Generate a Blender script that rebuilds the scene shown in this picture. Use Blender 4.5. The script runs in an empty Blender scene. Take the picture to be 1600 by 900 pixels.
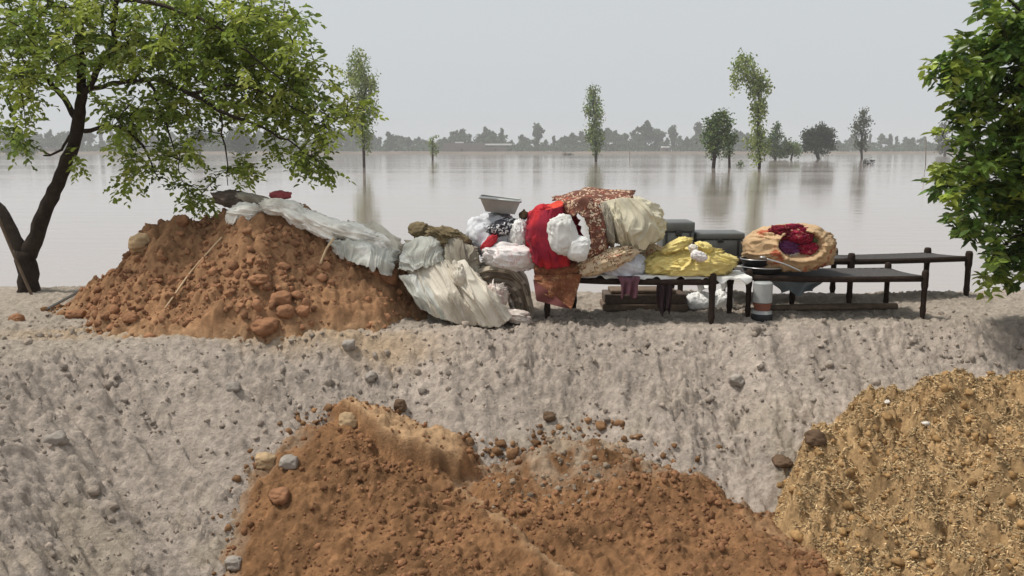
import bpy, bmesh, math, random
import numpy as np
from mathutils import Vector, noise as mnoise
random.seed(7); rng = np.random.default_rng(11)
scene = bpy.context.scene
col = scene.collection
R = math.radians

# ------------------------------------------------------------------ camera
CAM_H = 1.6
FOC = 1400.0                      # focal length in pixels of a 1600 px wide picture
PITCH = math.atan(214.0 / FOC)
cam_d = bpy.data.cameras.new('camera'); cam = bpy.data.objects.new('camera', cam_d); col.objects.link(cam)
cam.location = (0, 0, CAM_H); cam.rotation_euler = (math.pi / 2 - PITCH, 0, 0)
cam_d.sensor_width = 36.0; cam_d.lens = 36.0 * FOC / 1600.0
cam_d.clip_start = 0.05; cam_d.clip_end = 6000
scene.camera = cam

# ------------------------------------------------------------------ light
SUN_EL, SUN_AZ = R(62), R(-92)    # azimuth from +Y, towards +X
world = bpy.data.worlds.new('World'); scene.world = world; world.use_nodes = True
wn, wl = world.node_tree.nodes, world.node_tree.links
wn.clear()
sky = wn.new('ShaderNodeTexSky'); sky.sky_type = 'NISHITA'; sky.sun_disc = False
sky.sun_elevation = SUN_EL; sky.sun_rotation = SUN_AZ
sky.air_density = 1.0; sky.dust_density = 4.0; sky.ozone_density = 1.0; sky.altitude = 200
hs = wn.new('ShaderNodeHueSaturation'); hs.inputs['Saturation'].default_value = 0.16
mixw = wn.new('ShaderNodeMix'); mixw.data_type = 'RGBA'; mixw.inputs[0].default_value = 0.72
mixw.inputs[7].default_value = (6.35, 6.75, 7.05, 1)       # the even cloud layer
bgn = wn.new('ShaderNodeBackground'); bgn.inputs['Strength'].default_value = 0.076
won = wn.new('ShaderNodeOutputWorld')
wl.new(sky.outputs[0], hs.inputs['Color']); wl.new(hs.outputs[0], mixw.inputs[6])
wl.new(mixw.outputs[2], bgn.inputs['Color']); wl.new(bgn.outputs[0], won.inputs['Surface'])
sl = bpy.data.lights.new('sun', 'SUN'); sl.energy = 2.3; sl.angle = R(7); sl.color = (1.0, 0.95, 0.87)
sun = bpy.data.objects.new('sun', sl); col.objects.link(sun)
sd = Vector((math.sin(SUN_AZ) * math.cos(SUN_EL), math.cos(SUN_AZ) * math.cos(SUN_EL), math.sin(SUN_EL)))
sun.rotation_euler = sd.to_track_quat('Z', 'Y').to_euler(); sun.location = (0, 0, 30)
vs = scene.view_settings
vs.view_transform = 'Standard'; vs.look = 'None'; vs.exposure = 0.50; vs.gamma = 1.0; vs.use_curve_mapping = False
scene.render.engine = 'CYCLES'
scene.cycles.use_denoising = True
scene.cycles.max_bounces = 6; scene.cycles.volume_bounces = 2; scene.cycles.transparent_max_bounces = 6

HAZE_DENSITY = 0.00046
WATER_Z = -0.40

# ------------------------------------------------------------------ pixels to points
CP, SP = math.cos(PITCH), math.sin(PITCH)
def ray(px, py):
    u = (px - 800) / FOC; v = (450 - py) / FOC
    return np.array([u, CP + v * SP, -SP + v * CP])
def at(px, py, Y):
    r = ray(px, py); r = r * (Y / r[1])
    return np.array([r[0], r[1], r[2] + CAM_H])
def on_level(px, py, z):
    r = ray(px, py); r = r * ((z - CAM_H) / r[2])
    return np.array([r[0], r[1], z])

# ------------------------------------------------------------------ scene graph helpers
def tag(o, label=None, cat=None, group=None, kind=None):
    if label: o['label'] = label
    if cat: o['category'] = cat
    if group: o['group'] = group
    if kind: o['kind'] = kind
    return o
def thing(name, label, cat, loc=(0, 0, 0), group=None):
    o = bpy.data.objects.new(name, None); col.objects.link(o); o.location = tuple(map(float, loc))
    o.empty_display_size = 0.1
    return tag(o, label, cat, group)
def mesh(name, V, F, m=None, parent=None, smooth=True, vcol=None):
    """V n x 3 world points; F list of arrays (each k x corners) or one array; parent keeps world placement."""
    V = np.asarray(V, dtype=np.float64)
    if parent is not None: V = V - np.array(parent.matrix_basis.translation)
    if not isinstance(F, list): F = [F]
    F = [np.asarray(f, dtype=np.int32) for f in F if len(f)]
    me = bpy.data.meshes.new(name)
    me.vertices.add(len(V)); me.vertices.foreach_set('co', V.astype(np.float32).ravel())
    loops = np.concatenate([f.ravel() for f in F]); sizes = np.concatenate([np.full(len(f), f.shape[1]) for f in F])
    starts = np.concatenate([[0], np.cumsum(sizes)[:-1]])
    me.loops.add(len(loops)); me.loops.foreach_set('vertex_index', loops.astype(np.int32))
    me.polygons.add(len(sizes)); me.polygons.foreach_set('loop_start', starts.astype(np.int32))
    me.polygons.foreach_set('loop_total', sizes.astype(np.int32))
    me.polygons.foreach_set('use_smooth', np.full(len(sizes), bool(smooth)))
    me.update(calc_edges=True)
    if vcol is not None:
        a = me.color_attributes.new('col', 'FLOAT_COLOR', 'POINT')
        c4 = np.ones((len(V), 4), dtype=np.float32); c4[:, :vcol.shape[1]] = vcol
        a.data.foreach_set('color', c4.ravel())
    if m is not None: me.materials.append(m)
    o = bpy.data.objects.new(name, me); col.objects.link(o)
    if parent is not None: o.parent = parent
    return o
class Geo:
    """collects shapes that belong to one mesh"""
    def __init__(s): s.V = []; s.F = {}; s.n = 0; s.C = []
    def add(s, V, faces, c=None):
        V = np.asarray(V, float)
        for f in (faces if isinstance(faces, list) else [faces]):
            f = np.asarray(f, int)
            if len(f): s.F.setdefault(f.shape[1], []).append(f + s.n)
        s.V.append(V); s.n += len(V)
        if c is not None: s.C.append(np.broadcast_to(np.asarray(c, float), (len(V), 3)))
    def build(s, name, m, parent=None, smooth=True):
        F = [np.concatenate(v) for v in s.F.values()]
        return mesh(name, np.concatenate(s.V), F, m, parent, smooth, np.concatenate(s.C) if s.C else None)
def solid(o, t, sub=0):
    md = o.modifiers.new('thickness', 'SOLIDIFY'); md.thickness = t; md.offset = 0
    if sub:
        ms = o.modifiers.new('smooth', 'SUBSURF'); ms.levels = sub; ms.render_levels = sub
    return o

# ------------------------------------------------------------------ noise
def _hash(ix, iy, iz, seed):
    h = (ix.astype(np.int64) * 374761393 + iy.astype(np.int64) * 668265263 + iz.astype(np.int64) * 2147483647 + seed * 974711) & 0xFFFFFFFF
    h = ((h ^ (h >> 13)) * 1274126177) & 0xFFFFFFFF
    return ((h ^ (h >> 16)) & 0xFFFFFF) / float(0xFFFFFF)
def vn2(x, y, seed=0):
    ix, iy = np.floor(x), np.floor(y); fx, fy = x - ix, y - iy
    ux, uy = fx * fx * fx * (fx * (fx * 6 - 15) + 10), fy * fy * fy * (fy * (fy * 6 - 15) + 10)
    z = np.zeros_like(ix)
    def g(ox, oy):
        a = _hash(ix + ox, iy + oy, z, seed) * 2 * np.pi
        return np.cos(a) * (fx - ox) + np.sin(a) * (fy - oy)
    return 1.5 * ((g(0, 0) * (1 - ux) + g(1, 0) * ux) * (1 - uy) + (g(0, 1) * (1 - ux) + g(1, 1) * ux) * uy)
def fbm2(x, y, octv=4, seed=0, gain=0.5):
    s = 0; a = 1.0
    for k in range(octv):
        s = s + a * vn2(x * 2 ** k + 13.7 * k, y * 2 ** k - 7.1 * k, seed + k); a *= gain
    return s
def vn3(p, seed=0):
    i = np.floor(p); f = p - i; u = f * f * (3 - 2 * f); s = 0
    for ox in (0, 1):
        for oy in (0, 1):
            for oz in (0, 1):
                w = (u[:, 0] if ox else 1 - u[:, 0]) * (u[:, 1] if oy else 1 - u[:, 1]) * (u[:, 2] if oz else 1 - u[:, 2])
                s = s + w * _hash(i[:, 0] + ox, i[:, 1] + oy, i[:, 2] + oz, seed)
    return s * 2 - 1
def fbm3(p, octv=3, seed=0, gain=0.5):
    s = 0; a = 1
    for k in range(octv): s = s + a * vn3(p * 2 ** k + 3.1 * k, seed + k); a *= gain
    return s
def gn3(p, seed=0):
    """gradient noise in 3-D"""
    i = np.floor(p); f = p - i; u = f * f * f * (f * (f * 6 - 15) + 10); s = 0
    for ox in (0, 1):
        for oy in (0, 1):
            for oz in (0, 1):
                w = (u[:, 0] if ox else 1 - u[:, 0]) * (u[:, 1] if oy else 1 - u[:, 1]) * (u[:, 2] if oz else 1 - u[:, 2])
                h = _hash(i[:, 0] + ox, i[:, 1] + oy, i[:, 2] + oz, seed) * 2 * np.pi; h2 = _hash(i[:, 0] + ox, i[:, 1] + oy, i[:, 2] + oz, seed + 77) * 2 - 1
                c = np.sqrt(1 - h2 * h2)
                s = s + w * (np.cos(h) * c * (f[:, 0] - ox) + np.sin(h) * c * (f[:, 1] - oy) + h2 * (f[:, 2] - oz))
    return s * 1.4
def crease(p, sd):
    n = gn3(p, sd); return np.where(n > 0, np.exp(-n / .24), np.exp(n / .055)) - .35
def rng_dir(seed):
    m = np.random.default_rng(seed + 100).normal(0, 1, (3, 3)); q, _ = np.linalg.qr(m); return q
def sstep(a, b, x):
    t = np.clip((x - a) / (b - a), 0, 1); return t * t * (3 - 2 * t)

# ------------------------------------------------------------------ materials
def material(name, c, rough=0.85, var=0.25, vscale=6.0, bump=0.0, bscale=60.0, attr=False, spec=0.3, c2=None, c2scale=3.0, c2lo=0.5, c2hi=0.62,
             trans=0.0, metal=0.0, sheen=0.0):
    m = bpy.data.materials.new(name); m.use_nodes = True
    n, l = m.node_tree.nodes, m.node_tree.links; b = n['Principled BSDF']
    b.inputs['Roughness'].default_value = rough; b.inputs['Specular IOR Level'].default_value = spec
    b.inputs['Metallic'].default_value = metal
    if sheen: b.inputs['Sheen Weight'].default_value = sheen
    tc = n.new('ShaderNodeTexCoord')
    if attr:
        a = n.new('ShaderNodeAttribute'); a.attribute_name = 'col'; src = a.outputs['Color']
    else:
        rgb = n.new('ShaderNodeRGB'); rgb.outputs[0].default_value = (*c, 1); src = rgb.outputs[0]
    if c2 is not None:
        nz = n.new('ShaderNodeTexNoise'); nz.inputs['Scale'].default_value = c2scale; nz.inputs['Detail'].default_value = 5
        l.new(tc.outputs['Object'], nz.inputs['Vector'])
        mr = n.new('ShaderNodeMapRange'); mr.inputs[1].default_value = c2lo; mr.inputs[2].default_value = c2hi
        l.new(nz.outputs[0], mr.inputs[0])
        mx = n.new('ShaderNodeMix'); mx.data_type = 'RGBA'; mx.inputs[7].default_value = (*c2, 1)
        l.new(mr.outputs[0], mx.inputs[0]); l.new(src, mx.inputs[6]); src = mx.outputs[2]
    if var:
        nz = n.new('ShaderNodeTexNoise'); nz.inputs['Scale'].default_value = vscale; nz.inputs['Detail'].default_value = 6; nz.inputs['Roughness'].default_value = 0.65
        l.new(tc.outputs['Object'], nz.inputs['Vector'])
        mr = n.new('ShaderNodeMapRange'); mr.inputs[1].default_value = 0.3; mr.inputs[2].default_value = 0.7
        mr.inputs[3].default_value = 1 - var; mr.inputs[4].default_value = 1 + var
        l.new(nz.outputs[0], mr.inputs[0])
        mx = n.new('ShaderNodeVectorMath'); mx.operation = 'SCALE'
        l.new(src, mx.inputs[0]); l.new(mr.outputs[0], mx.inputs['Scale']); src = mx.outputs[0]
    l.new(src, b.inputs['Base Color'])
    if bump:
        nz = n.new('ShaderNodeTexNoise'); nz.inputs['Scale'].default_value = bscale; nz.inputs['Detail'].default_value = 7; nz.inputs['Roughness'].default_value = 0.7
        l.new(tc.outputs['Object'], nz.inputs['Vector'])
        bp = n.new('ShaderNodeBump'); bp.inputs['Strength'].default_value = 1.0; bp.inputs['Distance'].default_value = bump
        l.new(nz.outputs[0], bp.inputs['Height']); l.new(bp.outputs[0], b.inputs['Normal'])
    if trans:
        t = n.new('ShaderNodeBsdfTranslucent'); l.new(src, t.inputs['Color'])
        ms = n.new('ShaderNodeMixShader'); ms.inputs[0].default_value = trans
        l.new(b.outputs[0], ms.inputs[1]); l.new(t.outputs[0], ms.inputs[2]); l.new(ms.outputs[0], n['Material Output'].inputs['Surface'])
    return m
def floral(name, cols, scale, base_mix=0.5, rough=0.9, var=0.25):
    """printed cloth: cell blotches of several dyes with darker outlines"""
    m = bpy.data.materials.new(name); m.use_nodes = True
    n, l = m.node_tree.nodes, m.node_tree.links; b = n['Principled BSDF']; b.inputs['Roughness'].default_value = rough; b.inputs['Specular IOR Level'].default_value = 0.15
    tc = n.new('ShaderNodeTexCoord')
    nz = n.new('ShaderNodeTexNoise'); nz.inputs['Scale'].default_value = scale * 0.6; nz.inputs['Detail'].default_value = 3
    l.new(tc.outputs['Object'], nz.inputs['Vector'])
    mv = n.new('ShaderNodeVectorMath'); mv.operation = 'MULTIPLY_ADD'; mv.inputs[1].default_value = (0.08, 0.08, 0.08)
    l.new(nz.outputs['Color'], mv.inputs[0]); l.new(tc.outputs['Object'], mv.inputs[2])
    vo = n.new('ShaderNodeTexVoronoi'); vo.inputs['Scale'].default_value = scale
    l.new(mv.outputs[0], vo.inputs['Vector'])
    sx = n.new('ShaderNodeSeparateColor'); l.new(vo.outputs['Color'], sx.inputs[0])
    cr = n.new('ShaderNodeValToRGB'); cr.color_ramp.interpolation = 'CONSTANT'
    els = cr.color_ramp.elements
    while len(els) < len(cols): els.new(0.5)
    for i, c in enumerate(cols): els[i].position = i / len(cols); els[i].color = (*c, 1)
    l.new(sx.outputs[0], cr.inputs[0])
    v2 = n.new('ShaderNodeTexVoronoi'); v2.inputs['Scale'].default_value = scale * 2.3; l.new(mv.outputs[0], v2.inputs['Vector'])
    mr = n.new('ShaderNodeMapRange'); mr.inputs[1].default_value = 0.42; mr.inputs[2].default_value = 0.5; l.new(v2.outputs['Distance'], mr.inputs[0])
    mx = n.new('ShaderNodeMix'); mx.data_type = 'RGBA'; mx.inputs[7].default_value = (*cols[0], 1)
    l.new(mr.outputs[0], mx.inputs[0]); l.new(cr.outputs[0], mx.inputs[6])
    l.new(mx.outputs[2], b.inputs['Base Color'])
    return m

M = {}
M['sand'] = material('grey_sand', (.3, .27, .24), .95, .28, 16, .030, 42, attr=True, spec=.1)
M['soil'] = material('red_soil', (.3, .13, .06), .95, .32, 14, .016, 55, attr=True, spec=.1)
M['straw'] = material('chaff', (.36, .22, .1), .9, .35, 30, .010, 90, attr=True, spec=.15)
M['sandclod'] = material('sand_clod', (.31, .275, .24), .95, .3, 9, .006, 60, spec=.1)
M['soilclod'] = material('soil_clod', (.29, .148, .08), .95, .3, 9, .008, 50, spec=.1)
M['darkclod'] = material('dark_clod', (.13, .085, .055), .95, .3, 9, .006, 50, spec=.1)
M['paleclod'] = material('pale_clod', (.42, .30, .18), .95, .3, 9, .006, 50, spec=.1)
M['whitestone'] = material('white_stone', (.7, .66, .6), .8, .15, 20, .002, 60)
M['bark'] = material('bark', (.045, .034, .027), .95, .4, 9, .02, 35, spec=.1)
M['leaf'] = material('leaf', (.06, .1, .02), .5, .15, 3, attr=True, spec=.35, trans=.5)
M['leafbig'] = material('leaf_glossy', (.06, .1, .02), .38, .15, 3, attr=True, spec=.5, trans=.3)
M['leaffar'] = material('leaf_far', (.06, .1, .02), .8, .15, .2, attr=True, spec=.1, trans=.25)
M['wood'] = material('dark_wood', (.032, .021, .016), .8, .35, 25, .002, 80, spec=.12)
M['brownwood'] = material('brown_wood', (.115, .082, .06), .7, .35, 25, .002, 80)
M['crate'] = material('crate_wood', (.16, .115, .08), .85, .35, 12, .004, 40)
M['metal'] = material('tin_sheet', (.15, .155, .15), .55, .2, 5, .001, 30, spec=.4, metal=.35)
M['tin'] = material('tin_tray', (.36, .37, .36), .45, .15, 8, .001, 30, metal=.5)
M['pan'] = material('sooty_pan', (.02, .02, .022), .45, .3, 10, .001, 40, spec=.5)
M['panrim'] = material('pan_rim', (.45, .45, .45), .35, .2, 12, metal=.8)
M['white'] = material('white_cloth', (.74, .74, .72), .8, .1, 9, .002, 60, c2=(.5, .49, .45), c2scale=2.5, c2lo=.52, c2hi=.72)
M['tarp'] = material('white_tarp', (.90, .87, .80), .85, .12, 9, .004, 40, c2=(.52, .47, .40), c2scale=3.5, c2lo=.52, c2hi=.7, spec=.15)
M['greysheet'] = material('grey_sheet', (.46, .46, .41), .75, .2, 8, .002, 60, c2=(.62, .62, .58), c2scale=6, c2lo=.48, c2hi=.6)
M['rag'] = material('rag', (.33, .30, .24), .9, .3, 8, .003, 60, c2=(.17, .145, .11), c2scale=4, c2lo=.5, c2hi=.62)
M['darkrag'] = material('dark_rag', (.10, .075, .06), .9, .4, 8, .003, 60, c2=(.25, .19, .15), c2scale=6, c2lo=.5, c2hi=.62)
M['olive'] = material('olive_rag', (.17, .13, .07), .9, .4, 8, .003, 60)
M['cream'] = material('cream_sack', (.60, .55, .46), .65, .14, 7, .002, 60, c2=(.42, .37, .30), c2scale=4, c2lo=.52, c2hi=.7, spec=.35)
M['cream2'] = material('cream_bundle', (.60, .555, .42), .8, .15, 7, .002, 60, c2=(.45, .41, .31), c2scale=4, c2lo=.5, c2hi=.7)
M['red'] = material('red_quilt', (.43, .022, .03), .9, .3, 7, .004, 60, c2=(.24, .012, .03), c2scale=3, c2lo=.48, c2hi=.56)
M['redsmall'] = material('red_cloth', (.42, .03, .04), .9, .2, 9, .002, 60)
M['pink'] = material('faded_red_cloth', (.33, .07, .08), .9, .25, 9, .002, 60)
M['yellow'] = material('yellow_cloth', (.72, .59, .22), .8, .15, 6, .003, 60, c2=(.46, .36, .15), c2scale=4, c2lo=.52, c2hi=.75)
M['orange'] = material('orange_cloth', (.50, .34, .195), .85, .25, 6, .003, 60, c2=(.36, .10, .05), c2scale=5.5, c2lo=.60, c2hi=.64)
M['blue'] = material('pale_blue_sack', (.60, .62, .68), .7, .1, 8, .002, 60)
M['greybag'] = material('grey_white_cloth', (.58, .59, .62), .8, .12, 8, .002, 60)
M['maroon'] = material('maroon_cloth', (.16, .07, .09), .9, .3, 8, .002, 60)
M['plastic'] = material('white_plastic', (.78, .78, .76), .4, .08, 8, .002, 40, spec=.5)
M['flor1'] = floral('floral_quilt', [(.16, .07, .05), (.58, .42, .29), (.36, .12, .08), (.62, .50, .37), (.20, .11, .08), (.50, .29, .19)], 20)
M['flor2'] = floral('floral_pale', [(.62, .48, .32), (.20, .09, .05), (.6, .52, .40), (.35, .10, .06), (.20, .16, .08), (.65, .55, .42)], 26)
M['florw'] = floral('floral_white', [(.74, .70, .68), (.74, .72, .70), (.70, .60, .58), (.74, .72, .70), (.66, .50, .50), (.72, .70, .68)], 22)
M['brownprint'] = floral('brown_print', [(.19, .075, .038), (.22, .09, .05), (.12, .04, .03), (.30, .14, .07), (.16, .06, .035), (.33, .19, .1)], 34)
M['brownback'] = material('brown_back', (.14, .045, .04), .9, .2, 8)
M['black'] = material('black_print', (.03, .03, .035), .9, .3, 20)
M['straw_stick'] = material('dry_stick', (.50, .36, .22), .8, .2, 20)
M['bluepipe'] = material('blue_grey_board', (.28, .33, .36), .6, .15, 6)

# ------------------------------------------------------------------ cloth: a small position-based solver
class Field:
    """height map on a regular grid, sampled bilinearly"""
    def __init__(s, xs, ys, Z): s.xs, s.ys, s.Z = xs, ys, Z
    def __call__(s, x, y):
        x = np.asarray(x, float); y = np.asarray(y, float)
        fx = np.clip((x - s.xs[0]) / (s.xs[1] - s.xs[0]), 0, len(s.xs) - 1.001); fy = np.clip((y - s.ys[0]) / (s.ys[1] - s.ys[0]), 0, len(s.ys) - 1.001)
        i, j = fx.astype(int), fy.astype(int); a, b = fx - i, fy - j; Z = s.Z
        return Z[j, i] * (1 - a) * (1 - b) + Z[j, i + 1] * a * (1 - b) + Z[j + 1, i] * (1 - a) * b + Z[j + 1, i + 1] * a * b

def collide(P, Q, ground, ells, off, mu):
    if ground is not None:
        g = ground(P[..., 0], P[..., 1]) + off
        hit = P[..., 2] < g
        P[..., 2] = np.where(hit, g, P[..., 2])
        h = hit[..., None]
        P[..., :2] = np.where(h, P[..., :2] - mu * (P[..., :2] - Q[..., :2]), P[..., :2])
    for c, r in ells:
        d = (P - c) / r; q = np.linalg.norm(d, axis=-1)
        hit = q < 1
        s = np.where(hit, 1 / np.maximum(q, 1e-3), 1.0)[..., None]
        Pn = c + (P - c) * s
        P[:] = np.where(hit[..., None], Pn - mu * 0.6 * (Pn - Q) * np.array([1, 1, 0.3]), P)
        hh = hit[..., None]
    return P

def drape(P0, rest_u, rest_v, ground=None, ells=(), iters=160, pin=None, off=0.012, mu=0.5, g=0.0016, stiff=0.85, bend=0.25, seed=1, damp=0.94, jitter=0.006):
    """P0 (ny, nx, 3) start; rest_u / rest_v cell lengths of the cloth"""
    r = np.random.default_rng(seed)
    P = P0 + r.normal(0, jitter, P0.shape); V = np.zeros_like(P)
    ru = np.full((P.shape[0], P.shape[1] - 1), rest_u) if np.isscalar(rest_u) else rest_u
    rv = np.full((P.shape[0] - 1, P.shape[1]), rest_v) if np.isscalar(rest_v) else rest_v
    diag = math.hypot(np.mean(ru), np.mean(rv))
    def fix(A, B, L, k):
        d = B - A; q = np.linalg.norm(d, axis=-1, keepdims=True) + 1e-9
        c = d * (0.5 * k * (q - L) / q); A += c; B -= c
    for it in range(iters):
        Q = P.copy()
        V[..., 2] -= g; P = P + V
        for rep in range(3):
            for o in (0, 1):
                n = (P.shape[1] - 1 - o + 1) // 2
                A, B = P[:, o:o + 2 * n:2], P[:, o + 1:o + 1 + 2 * n:2]; n2 = min(A.shape[1], B.shape[1])
                fix(A[:, :n2], B[:, :n2], ru[:, o::2][:, :n2, None], stiff)
                A, B = P[o::2], P[o + 1::2]; n2 = min(len(A), len(B))
                fix(A[:n2], B[:n2], rv[o::2][:n2, :, None], stiff)
            fix(P[:-1, :-1], P[1:, 1:], diag, stiff * 0.25); fix(P[:-1, 1:], P[1:, :-1], diag, stiff * 0.25)
            if bend:
                A, B = P[:, :-2], P[:, 2:]; fix(A, B, np.full((A.shape[0], A.shape[1], 1), 2 * np.mean(ru)), bend * 0.3)
                A, B = P[:-2], P[2:]; fix(A, B, np.full((A.shape[0], A.shape[1], 1), 2 * np.mean(rv)), bend * 0.3)
            if pin is not None: P[pin] = P0[pin]
        P = collide(P, Q, ground, ells, off, mu)
        if pin is not None: P[pin] = P0[pin]
        V = (P - Q) * damp
        sp = np.linalg.norm(V, axis=-1, keepdims=True); V *= np.minimum(1, 0.03 / np.maximum(sp, 1e-6))
    return P
def patch(name, label, cat, path, half, m, excess=1.25, nx=80, ny=44, ells=(), iters=90, seed=1, t=.008, bend=.5, fold=.05, ragged=.03, off=.042, fu=4, fv=3.2):
    """a sheet whose border lies on what carries it; its spare cloth buckles into folds"""
    P, ru, rv = strip_start(path, half, nx, ny, 0)
    u, v = np.meshgrid(np.linspace(0, 1, nx), np.linspace(0, 1, ny)); edge = np.minimum(np.minimum(u, 1 - u) * 3, np.minimum(v, 1 - v) * 2)
    k = np.clip(1 - edge * 3, 0, 1)[..., None]
    P = P + k * ragged * np.stack([fbm2(u * 9 + seed, v * 9, 3, seed), fbm2(u * 9, v * 9 + 5, 3, seed + 1), 0 * u], -1)
    z = ALL(P[..., 0], P[..., 1])
    for c, r in ells:
        q = 1 - ((P[..., 0] - c[0]) / r[0]) ** 2 - ((P[..., 1] - c[1]) / r[1]) ** 2
        z = np.where(q > 0, np.maximum(z, c[2] + r[2] * np.sqrt(np.maximum(q, 0))), z)
    q = np.stack([u * fu, v * fv, 0 * u + seed], -1).reshape(-1, 3); wq = np.stack([gn3(q * .7, seed + a) for a in (1, 2, 3)], -1)
    f1 = crease(q * [.55, 1, 1] + wq * .55, seed + 4).reshape(u.shape); f2 = crease(q * [.9, 2.1, 1] + wq * .9 + 3, seed + 6).reshape(u.shape); f3 = crease(q * [2.6, 2.2, 1] + wq * 1.2 + 7, seed + 8).reshape(u.shape)
    md = .4 + sstep(-.3, .35, gn3(q * .8 + 11, seed + 9)).reshape(u.shape)
    P[..., 2] = z + off + np.clip(edge * 2.2, 0, 1) * (fold * (1.0 * f1 * md + .28 * f2 * md + .10 * f3 * md) + .45 * fold * np.clip(edge, 0, 1))
    P[..., 1] -= np.clip(edge * 2, 0, 1) * fold * .35 * f2
    for _ in range(2): P[1:-1, 1:-1] = .5 * P[1:-1, 1:-1] + .125 * (P[:-2, 1:-1] + P[2:, 1:-1] + P[1:-1, :-2] + P[1:-1, 2:])
    return tag(sheet(name, P, m, None, t), label, cat)
def grid_faces(ny, nx, wrap=False):
    j, i = np.meshgrid(np.arange(ny - 1), np.arange(nx if wrap else nx - 1), indexing='ij')
    a = j * nx + i; b = j * nx + (i + 1) % nx
    return np.stack([a, b, b + nx, a + nx], -1).reshape(-1, 4)
def sheet(name, P, m, parent=None, t=0.008, sub=1):
    return solid(mesh(name, P.reshape(-1, 3), grid_faces(P.shape[0], P.shape[1]), m, parent), t, sub)
def strip_start(path, half, nx, ny, up=0.06):
    """start grid that follows a 3-D path; half gives the half-width vectors at its ends"""
    path = np.asarray(path, float); d = np.r_[0, np.cumsum(np.linalg.norm(np.diff(path, axis=0), axis=1))]
    s = np.linspace(0, d[-1], nx); C = np.stack([np.interp(s, d, path[:, k]) for k in range(3)], -1)
    half = np.asarray(half, float)
    if half.ndim == 1: H = np.repeat(half[None], nx, 0)
    else: H = np.stack([np.interp(s, d, half[:, k]) for k in range(3)], -1)
    w = np.linspace(-1, 1, ny)
    P = C[None] + w[:, None, None] * H[None]; P[..., 2] += up
    return P, d[-1] / (nx - 1), 2 * np.linalg.norm(H, axis=1).mean() / (ny - 1)

_ico = {}
def ico(n):
    if n not in _ico:
        bm = bmesh.new(); bmesh.ops.create_icosphere(bm, subdivisions=n, radius=1.0)
        bm.verts.index_update()
        V = np.array([v.co[:] for v in bm.verts]); F = np.array([[v.index for v in f.verts] for f in bm.faces]); E = np.array([[e.verts[0].index, e.verts[1].index] for e in bm.edges])
        opp = []
        for e in bm.edges:
            a, b = [next(v.index for v in f.verts if v not in e.verts) for f in e.link_faces]
            opp.append((a, b))
        bm.free(); _ico[n] = (V, F, E, np.array(opp))
    return _ico[n]
def bag_shape(c, r, knot=None, pull=0.3, amp=0.12, freq=3.2, seed=1, n=5, floor=None, lump=0.10, spread=0.9, rot=0.0, iso=1.0, sq=.93, **_):
    """stuffed cloth: a lumpy body with creases; pleats run together towards the knot"""
    V0, F, E, opp = ico(n); c = np.asarray(c, float); r = np.asarray(r, float)
    d = lump * fbm3(V0 * 1.3 + seed * 5.3, 2, seed)
    wp = np.stack([fbm3(V0 * 1.7 + seed * 2.1 + q * 9, 2, seed + q) for q in range(3)], -1)
    cr = crease
    md = .35 + 1.1 * sstep(-.25, .35, gn3(V0 * 1.6 + seed * 1.7, seed + 41))
    hh = rng_dir(seed); g1 = V0 @ hh[0]; g2 = V0 @ hh[1]; g3 = V0 @ hh[2]
    A = np.stack([g1 * 3.4 + wp[:, 0] * .9, g2 * .9 + wp[:, 1] * .5, g3 * 1.5 + wp[:, 2] * .5], -1)   # long soft folds
    B = np.stack([g2 * 6.0 + wp[:, 1] * 1.5, g1 * 1.4, g3 * 2.4 + wp[:, 0]], -1)
    d = d + iso * md * (amp * .50 * cr(A + seed, seed + 11) + amp * .26 * cr(B + seed, seed + 13) + amp * .10 * cr(B * 1.9 + seed, seed + 19)) + amp * .25 * gn3(V0 * 2.2 + wp, seed + 31)
    if knot is not None:
        k = np.asarray(knot, float); k = k / np.linalg.norm(k); t = np.cross(k, [0.13, 0.97, 0.21]); t /= np.linalg.norm(t); b = np.cross(k, t)
        th = np.arccos(np.clip(V0 @ k, -1, 1)); a, bb = V0 @ t, V0 @ b; q = np.hypot(a, bb) + 1e-6
        w = np.exp(-(th / spread) ** 2); tw = th * .35 + seed; fq = freq * .62
        ph = np.stack([(a / q) * fq, (bb / q) * fq, tw], -1) + wp * .22
        d = d + amp * (.75 * cr(ph, seed + 23) + .40 * cr(ph * 1.9, seed + 29)) * (.30 + 1.0 * w) * np.clip(th / .3, 0, 1)
        d = d - .14 * w + pull * np.exp(-(th / .30) ** 2)
    U = np.sign(V0) * np.abs(V0) ** sq * (1 + d)[:, None] * r
    if rot:
        ca, sa = math.cos(rot), math.sin(rot); U = np.stack([U[:, 0] * ca - U[:, 2] * sa, U[:, 1], U[:, 0] * sa + U[:, 2] * ca], -1)
    P = c + U
    if floor is not None:
        h = P[:, 2] - floor; sq = np.maximum(0, .04 - h); P[:, :2] += (P[:, :2] - c[:2]) * np.minimum(sq, .08)[:, None] * .9
        P[:, 2] = np.maximum(P[:, 2], floor + .003 * (1 + V0[:, 0]))
    return P, F
def bag(name, c, r, m, parent=None, **kw):
    P, F = bag_shape(c, r, **kw)
    return mesh(name, P, F, m, parent)
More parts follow.
